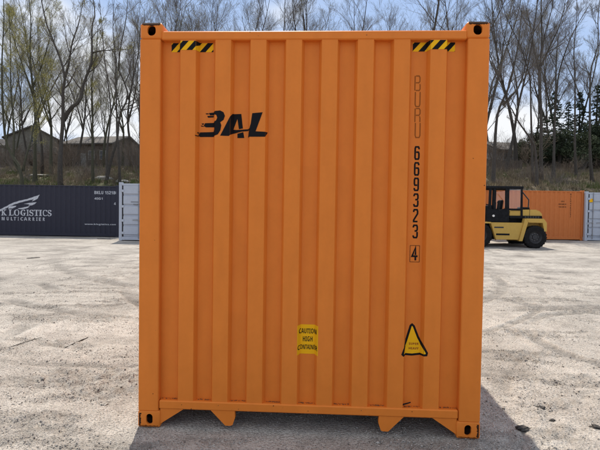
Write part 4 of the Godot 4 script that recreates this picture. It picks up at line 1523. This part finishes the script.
func spruce_meshes(tall: float, sd: int) -> Array:
	rng.seed = sd
	var wood := MB.new()
	var nd := MB.new()
	wood.tube([Vector3.ZERO, Vector3(0.03, tall * 0.5, 0), Vector3(0, tall, 0)], [tall * 0.02, tall * 0.012, 0.01], 7)
	var y := tall * 0.12
	while y < tall * 0.98:
		var t := y / tall
		var reach := tall * 0.22 * pow(1.0 - t, 0.8) * rng.randf_range(0.7, 1.2) + 0.12
		for i in 5:
			var az := rng.randf() * TAU
			var d := Vector3(cos(az), 0, sin(az))
			var l := reach * rng.randf_range(0.6, 1.15)
			var tipp := Vector3(0, y, 0) + d * l + Vector3(0, -l * 0.25 + rng.randfn(0, 0.08), 0)
			wood.tube([Vector3(0, y, 0), tipp], [0.022, 0.006], 3, false)
			for k in int(10 + l * 26.0):
				var f := sqrt(rng.randf())
				var q := Vector3(0, y, 0).lerp(tipp, f) + Vector3(rng.randfn(), rng.randfn() * 0.5 - 0.5, rng.randfn()) * 0.10 * (1.1 - f * 0.4)
				leaf(nd, q, rng.randf_range(0.05, 0.11))
		y += tall * 0.035
	return [wood.mesh(), nd.mesh()]

func bush_meshes(size: Vector3, sd: int, count: int) -> Array:
	rng.seed = sd
	var wood := MB.new()
	var lv := MB.new()
	var blobs := []
	for i in 16:
		var a := rng.randf() * TAU
		var q := Vector3(cos(a) * size.x * 0.36 * sqrt(rng.randf()), size.y * rng.randf_range(0.25, 0.85), sin(a) * size.z * 0.36 * sqrt(rng.randf()))
		q.x *= 1.2 - 0.5 * q.y / size.y
		blobs.append([q, size.y * rng.randf_range(0.12, 0.22)])
		wood.tube([Vector3(q.x * 0.1, 0, q.z * 0.1), Vector3(q.x * 0.5, q.y * 0.6, q.z * 0.5), q], [0.05, 0.035, 0.012], 5, false)
	for i in count:
		var b: Array = blobs[rng.randi() % blobs.size()]
		var d: Vector3 = Vector3(rng.randfn(), rng.randfn() * 0.8, rng.randfn()).normalized() * b[1] * pow(rng.randf(), 0.4)
		var q: Vector3 = b[0] + d
		if q.y > 0.05:
			leaf(lv, q, rng.randf_range(0.06, 0.13))
	return [wood.mesh(), lv.mesh()]

func make_evergreens() -> void:
	var sp := [spruce_meshes(9.0, 301), spruce_meshes(8.0, 302)]
	rng.seed = 17
	var spots := [[594, 50, 0, 1.02], [577, 52, 1, 1.08], [552, 50, 1, 1.05], [606, 47, 0, 1.1], [566, 56, 0, 0.9], [540, 57, 1, 0.85], [622, 52, 0, 1.0]]
	for s in spots:
		var b := at(s[0], 200, s[1])
		b.y = hill_h(b.x, b.z) - 0.1
		var t := thing("spruce_tree", b, rng.randf() * TAU, "dark spruce standing among bare trees on the bank", "tree", "spruces on the bank")
		t.scale = Vector3.ONE * s[3]
		part_mesh(t, "trunk", sp[s[2]][0], M.bark)
		part_mesh(t, "crown", sp[s[2]][1], M.needle)
	var bm := [bush_meshes(Vector3(5.0, 4.6, 4.0), 311, 5200), bush_meshes(Vector3(4.4, 3.8, 4.0), 312, 4200)]
	var bs := [[526, 52, 1, 0.85], [536, 51, 0, 0.9], [547, 49, 1, 0.95], [558, 47, 0, 0.9], [566, 50, 1, 1.0], [578, 46, 1, 1.1], [590, 48, 0, 1.1], [602, 46, 0, 1.15], [618, 48, 1, 1.2]]
	for s in bs:
		var b := at(s[0], 200, s[1])
		b.y = hill_h(b.x, b.z) - 0.1
		var t := thing("evergreen_bush", b, rng.randf() * TAU, "tall dark evergreen bush behind the bare trunks on the bank", "bush", "evergreen bushes on the bank")
		t.scale = Vector3.ONE * s[3]
		part_mesh(t, "stems", bm[s[2]][0], M.bark)
		part_mesh(t, "foliage", bm[s[2]][1], M.needle if s[2] == 0 else M.needle_light)

func make_undergrowth() -> void:
	# twiggy brush, a few kinds copied along the bank
	var kinds := []
	for i in 3:
		rng.seed = 400 + i
		var mb := MB.new()
		var dummy := MB.new()
		for j in 13:
			var az := rng.randf() * TAU
			var d := Vector3(cos(az) * 0.6, 1.0, sin(az) * 0.6).normalized()
			bough(mb, mb, dummy, Vector3(rng.randfn() * 0.15, 0, rng.randfn() * 0.15), d, rng.randf_range(0.9, 1.7), 0.012, 2, 0.2, 0.0)
		kinds.append(mb.mesh())
	rng.seed = 444
	for i in 124:
		var px := rng.randf_range(-10, 150) if i % 2 == 0 else rng.randf_range(478, 612)
		var depth := rng.randf_range(34.0, 48.0) if i < 60 else rng.randf_range(47.0, 62.0)
		var b := at(px, 200, depth)
		b.y = hill_h(b.x, b.z) - 0.05
		var left := px < 200.0
		var o := part_mesh(self, "brush_shrub", kinds[i % 3], M.brush_twig if i % 3 else M.twig)
		o.position = b
		o.rotation.y = rng.randf() * TAU
		o.scale = Vector3.ONE * (rng.randf_range(0.5, 1.1) if i < 60 else rng.randf_range(1.2, 2.4))
		tag(o, "leafless twiggy shrub on the bank below the houses" if left else "leafless twiggy shrub on the bank below the evergreens", "shrub", "shrubs below the houses" if left else "shrubs below the evergreens")
	# dead and green grass tufts
	rng.seed = 555
	var mm := MultiMesh.new()
	mm.transform_format = MultiMesh.TRANSFORM_3D
	mm.use_colors = true
	var tuft := MB.new()
	for i in 9:
		var az := rng.randf() * TAU
		var d := Vector3(cos(az), 0, sin(az))
		var s := d.cross(Vector3.UP) * 0.02
		var b0 := d * rng.randf() * 0.10
		var h := rng.randf_range(0.15, 0.4)
		var b1 := b0 + d * h * 0.4 + Vector3(0, h, 0)
		tuft.tri(b0 - s, b0 + s, b1)
	mm.mesh = tuft.mesh()
	mm.instance_count = 30000
	for i in mm.instance_count:
		var x := rng.randf_range(-36.0, 42.0)
		var z := -29.5 - 32.0 * pow(rng.randf(), 1.3)
		var k := rng.randf_range(0.5, 1.5)
		mm.set_instance_transform(i, Transform3D(Basis(Vector3(0, 1, 0), rng.randf() * TAU).scaled(Vector3.ONE * k), Vector3(x, hill_h(x, z) - 0.02, z)))
		var p := hill_noise.get_noise_2d(x * 3.0 + 50.0, z * 3.0)
		var gcol := Color(0.10, 0.125, 0.035) if rng.randf() < smooth(-0.3, 0.35, p) * (0.85 if x < 2.0 else 0.5) else Color(0.24, 0.195, 0.12)
		mm.set_instance_color(i, gcol * rng.randf_range(0.7, 1.2))
	var o := MultiMeshInstance3D.new()
	o.name = "bank_grass"
	o.multimesh = mm
	o.material_override = M.grass
	add_child(o)
	tag(o, "dead and green grass growing on the bank", "grass")
	o.set_meta("kind", "stuff")
	for s in [[41, 171.5, 44.0, Vector3(1.2, 0.14, 0.4), "long pale flat stone on the bank below the grey house", 71], [103, 177.0, 40.0, Vector3(0.8, 0.28, 0.5), "rounded pale boulder on the bank below the brown house", 72], [122, 178.5, 38.0, Vector3(0.6, 0.22, 0.4), "low grey stone on the bank beside a green patch", 73]]:
		var b := at(s[0], s[1], s[2])
		b.y = hill_h(b.x, b.z) + s[3].y * 0.5
		var r := part_mesh(self, "boulder", rock_mesh(s[5], 0.4, 0.8, 7, 12), M.pale_stone)
		r.position = b
		r.scale = s[3]
		tag(r, s[4], "boulder")

# ------------------------------------------------------------------ houses
func add_window(root: Node3D, c: Vector3, w: float, h: float) -> void:      # in a wall that faces local +z
	var fr := MB.new()
	for s in [-1.0, 1.0]:
		fr.span(c + Vector3(s * w * 0.5, -h * 0.5, 0.0), c + Vector3(s * (w * 0.5 + 0.09), h * 0.5, 0.05))
		fr.span(c + Vector3(-w * 0.5 - 0.09, s * h * 0.5, 0.0), c + Vector3(w * 0.5 + 0.09, s * (h * 0.5 + 0.09), 0.055))
	fr.span(c + Vector3(-w * 0.5, -0.03, 0.0), c + Vector3(w * 0.5, 0.03, 0.045))
	var f := part(root, "window", fr, M.trim)
	var p := MB.new()
	p.span(c + Vector3(-w * 0.5, -h * 0.5, -0.01), c + Vector3(w * 0.5, h * 0.5, 0.02))
	part(f, "pane", p, M.window)

func house(px: float, depth: float, w: float, d: float, eaves: float, ridge: float, gable_front: bool, turn: float, wall: Material, label: String, sink: float) -> Node3D:
	var b := at(px, 175, depth)
	b.y = hill_h(b.x, b.z) - sink
	var root := thing("house", b, cam_yaw + turn, label, "house")
	var wm := MB.new()
	var hw := w * 0.5
	var hd := d * 0.5
	var rm := MB.new()
	if gable_front:
		wm.prism(PackedVector2Array([Vector2(-hw, 0), Vector2(hw, 0), Vector2(hw, eaves), Vector2(0, ridge), Vector2(-hw, eaves)]), -hd, hd)
		for s in [-1.0, 1.0]:
			var sl := (ridge - eaves) / hw
			rm.prism(PackedVector2Array([Vector2(0, ridge + 0.01), Vector2(0, ridge + 0.2), Vector2(s * (hw + 0.4), eaves - sl * 0.4 + 0.2), Vector2(s * (hw + 0.4), eaves - sl * 0.4 + 0.01)]), -hd - 0.3, hd + 0.35)
	else:
		var xf := Transform3D(Basis(Vector3(0, 1, 0), PI / 2), Vector3.ZERO)
		wm.prism(PackedVector2Array([Vector2(-hd, 0), Vector2(hd, 0), Vector2(hd, eaves), Vector2(0, ridge), Vector2(-hd, eaves)]), -hw, hw, xf)
		for s in [-1.0, 1.0]:
			var sl := (ridge - eaves) / hd
			rm.prism(PackedVector2Array([Vector2(0, ridge + 0.01), Vector2(0, ridge + 0.2), Vector2(s * (hd + 0.4), eaves - sl * 0.4 + 0.2), Vector2(s * (hd + 0.4), eaves - sl * 0.4 + 0.01)]), -hw - 0.3, hw + 0.3, xf)
	part(root, "wall", wm, wall)
	part(root, "roof", rm, M.shingle)
	return root

func make_houses() -> void:
	# grey house on the left bank, gable side to the yard, with a deck
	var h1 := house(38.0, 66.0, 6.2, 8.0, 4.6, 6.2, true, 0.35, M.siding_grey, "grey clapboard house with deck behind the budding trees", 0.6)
	for w in [[1.9, 2.5, 0.8, 1.1], [-0.2, 2.5, 0.8, 1.1], [-2.1, 2.5, 0.8, 1.1], [0.2, 4.5, 0.7, 0.8]]:
		add_window(h1, Vector3(w[0], w[1], 4.0), w[2], w[3])
	var deck := MB.new()
	deck.span(Vector3(-0.8, 1.25, 4.05), Vector3(3.6, 1.45, 6.2))
	part(h1, "deck", deck, M.timber)
	for i in 12:
		var p := MB.new()
		var x := -0.7 + i * 0.38
		p.span(Vector3(x - 0.04, 1.45, 6.06), Vector3(x + 0.04, 2.35, 6.14))
		part(h1, "baluster", p, M.timber)
	var hr := MB.new()
	hr.span(Vector3(-0.8, 2.35, 6.03), Vector3(3.6, 2.43, 6.17))
	part(h1, "handrail", hr, M.timber)
	for x in [-0.6, 3.4]:
		var p := MB.new()
		p.span(Vector3(x - 0.09, -0.8, 5.95), Vector3(x + 0.09, 1.25, 6.13))
		part(h1, "deck_post", p, M.timber)
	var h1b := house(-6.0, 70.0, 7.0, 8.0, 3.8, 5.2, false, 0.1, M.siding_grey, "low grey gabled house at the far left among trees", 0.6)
	add_window(h1b, Vector3(1.5, 2.4, 4.0), 1.0, 1.3)
	add_window(h1b, Vector3(-1.5, 2.4, 4.0), 1.0, 1.3)
	# brown house
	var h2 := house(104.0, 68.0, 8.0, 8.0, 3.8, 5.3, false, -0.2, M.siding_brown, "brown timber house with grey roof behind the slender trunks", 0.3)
	for w in [[-2.8, 2.1, 1.3, 0.9], [0.8, 2.2, 0.8, 1.1], [2.6, 2.2, 0.8, 1.1]]:
		add_window(h2, Vector3(w[0], w[1], 4.0), w[2], w[3])
	var dr := MB.new()
	dr.span(Vector3(-0.9, 0.4, 4.0), Vector3(-0.05, 2.5, 4.05))
	var dnode := part(h2, "door", dr, M.trim)
	var kn := MB.new()
	kn.box(Vector3(-0.75, 1.4, 4.08), Vector3(0.07, 0.07, 0.07), 0.02)
	part(dnode, "handle", kn, M.steel)
	var porch := MB.new()
	porch.span(Vector3(-4.2, 0.3, 4.05), Vector3(0.4, 0.45, 5.6))
	part(h2, "porch", porch, M.timber)
	for i in 10:
		var p := MB.new()
		var x := -4.1 + i * 0.48
		p.span(Vector3(x - 0.04, 0.45, 5.5), Vector3(x + 0.04, 1.3, 5.58))
		part(h2, "baluster", p, M.timber)
	var pr := MB.new()
	pr.span(Vector3(-4.2, 1.3, 5.47), Vector3(0.4, 1.38, 5.61))
	part(h2, "handrail", pr, M.timber)
	# pale gable seen over the bank on the right
	var h3 := house(503.0, 62.0, 6.0, 6.0, 2.6, 3.9, false, 0.2, M.siding_pale, "small pale house with low roof above the bank behind the forklift", 1.2)
	add_window(h3, Vector3(1.4, 2.1, 3.0), 0.9, 0.9)
	add_window(h3, Vector3(-1.4, 2.1, 3.0), 0.9, 0.9)
	# board fence along the top of the right-hand bank
	var a := at(486, 165, 47.0)
	var fence := thing("board_fence", Vector3(a.x, hill_h(a.x, a.z), a.z), cam_yaw, "weathered brown board fence on the bank behind the forklift", "fence")
	for i in 24:
		var p := cam_right() * (i * 0.16)
		var y := hill_h(a.x + p.x, a.z + p.z) - hill_h(a.x, a.z)
		var bd := MB.new()
		bd.span(Vector3(i * 0.16 - 0.07, y - 0.1, -0.012), Vector3(i * 0.16 + 0.07, y + 1.15 + 0.06 * sin(i * 2.3), 0.012))
		part(fence, "board", bd, M.timber)
		if i % 8 == 0:
			var ps := MB.new()
			ps.span(Vector3(i * 0.16 - 0.06, y - 0.3, -0.14), Vector3(i * 0.16 + 0.06, y + 1.25, -0.02))
			part(fence, "post", ps, M.timber)

# ------------------------------------------------------------------ sky
func make_sky() -> Sky:
	var w := 1536
	var h := 768
	var f := FastNoiseLite.new()
	f.noise_type = FastNoiseLite.TYPE_SIMPLEX_SMOOTH
	f.seed = 6
	f.frequency = 0.8
	f.fractal_octaves = 6
	f.fractal_gain = 0.55
	var data := PackedFloat32Array()
	data.resize(w * h * 3)
	for j in h:
		var el := PI * 0.5 - PI * (j + 0.5) / h
		var y := sin(el)
		var cy := cos(el)
		var up := maxf(y, 0.0)
		var blue := Color(0.66, 0.80, 1.0).lerp(Color(0.27, 0.46, 0.90), pow(up, 0.7))
		var k := 1.0 / (up + 0.22)
		for i in w:
			var q := (j * w + i) * 3
			if y < -0.02:
				data[q] = 0.30; data[q + 1] = 0.28; data[q + 2] = 0.26
				continue
			var az := TAU * (i + 0.5) / w
			var v := f.get_noise_3d(sin(az) * cy * k, y * 0.4, cos(az) * cy * k)
			var t := smoothstep(-0.24, 0.36, v)
			data[q] = lerpf(blue.r, 1.0, t)
			data[q + 1] = lerpf(blue.g, 1.02, t)
			data[q + 2] = lerpf(blue.b, 1.05, t)
	var im := Image.create_from_data(w, h, false, Image.FORMAT_RGBF, data.to_byte_array())
	var m := PanoramaSkyMaterial.new()
	m.panorama = ImageTexture.create_from_image(im)
	var s := Sky.new()
	s.sky_material = m
	return s

func _ready() -> void:
	# camera
	cam_basis = Basis.from_euler(CAM_DEG * PI / 180.0)
	cam_yaw = deg_to_rad(CAM_DEG.y)
	var cam := Camera3D.new()
	cam.name = "camera"
	cam.fov = rad_to_deg(2.0 * atan(225.0 / F))
	cam.near = 0.05
	cam.far = 1000.0
	cam.transform = Transform3D(cam_basis, CAM)
	add_child(cam)
	cam.current = true
	# sky and exposure
	var e := Environment.new()
	e.background_mode = Environment.BG_SKY
	e.sky = make_sky()
	e.background_energy_multiplier = 0.85
	e.tonemap_mode = Environment.TONE_MAPPER_LINEAR
	e.tonemap_exposure = 1.13
	e.sdfgi_enabled = true
	e.ssao_enabled = true
	e.ssil_enabled = true
	var we := WorldEnvironment.new()
	we.name = "environment"
	we.environment = e
	add_child(we)
	# sun: behind the near container and a little to its left, about 58 degrees high
	var sun := DirectionalLight3D.new()
	sun.name = "sun"
	sun.light_energy = 1.55
	sun.light_color = Color(1.0, 0.96, 0.90)
	sun.light_angular_distance = 0.53
	sun.shadow_enabled = true
	add_child(sun)
	sun.look_at_from_position(Vector3.ZERO, Vector3(0.135, -1.0, 0.62))
	hill_noise.seed = 41
	hill_noise.frequency = 0.035
	yard_noise.seed = 42
	yard_noise.frequency = 0.35
	fine_noise.seed = 43
	fine_noise.frequency = 8.0
	fine_noise.fractal_octaves = 3
	fine_noise.fractal_gain = 0.65
	var t0 := Time.get_ticks_msec()
	make_materials()
	print("materials ", Time.get_ticks_msec() - t0)
	make_ground()
	print("ground ", Time.get_ticks_msec() - t0)
	make_near_container()
	make_far_containers()
	make_houses()
	print("built ", Time.get_ticks_msec() - t0)
	make_forklift()
	make_evergreens()
	make_trees()
	print("trees ", Time.get_ticks_msec() - t0)
	make_undergrowth()
	make_stones()
	make_scraps_and_grooves()
	print("done ", Time.get_ticks_msec() - t0)
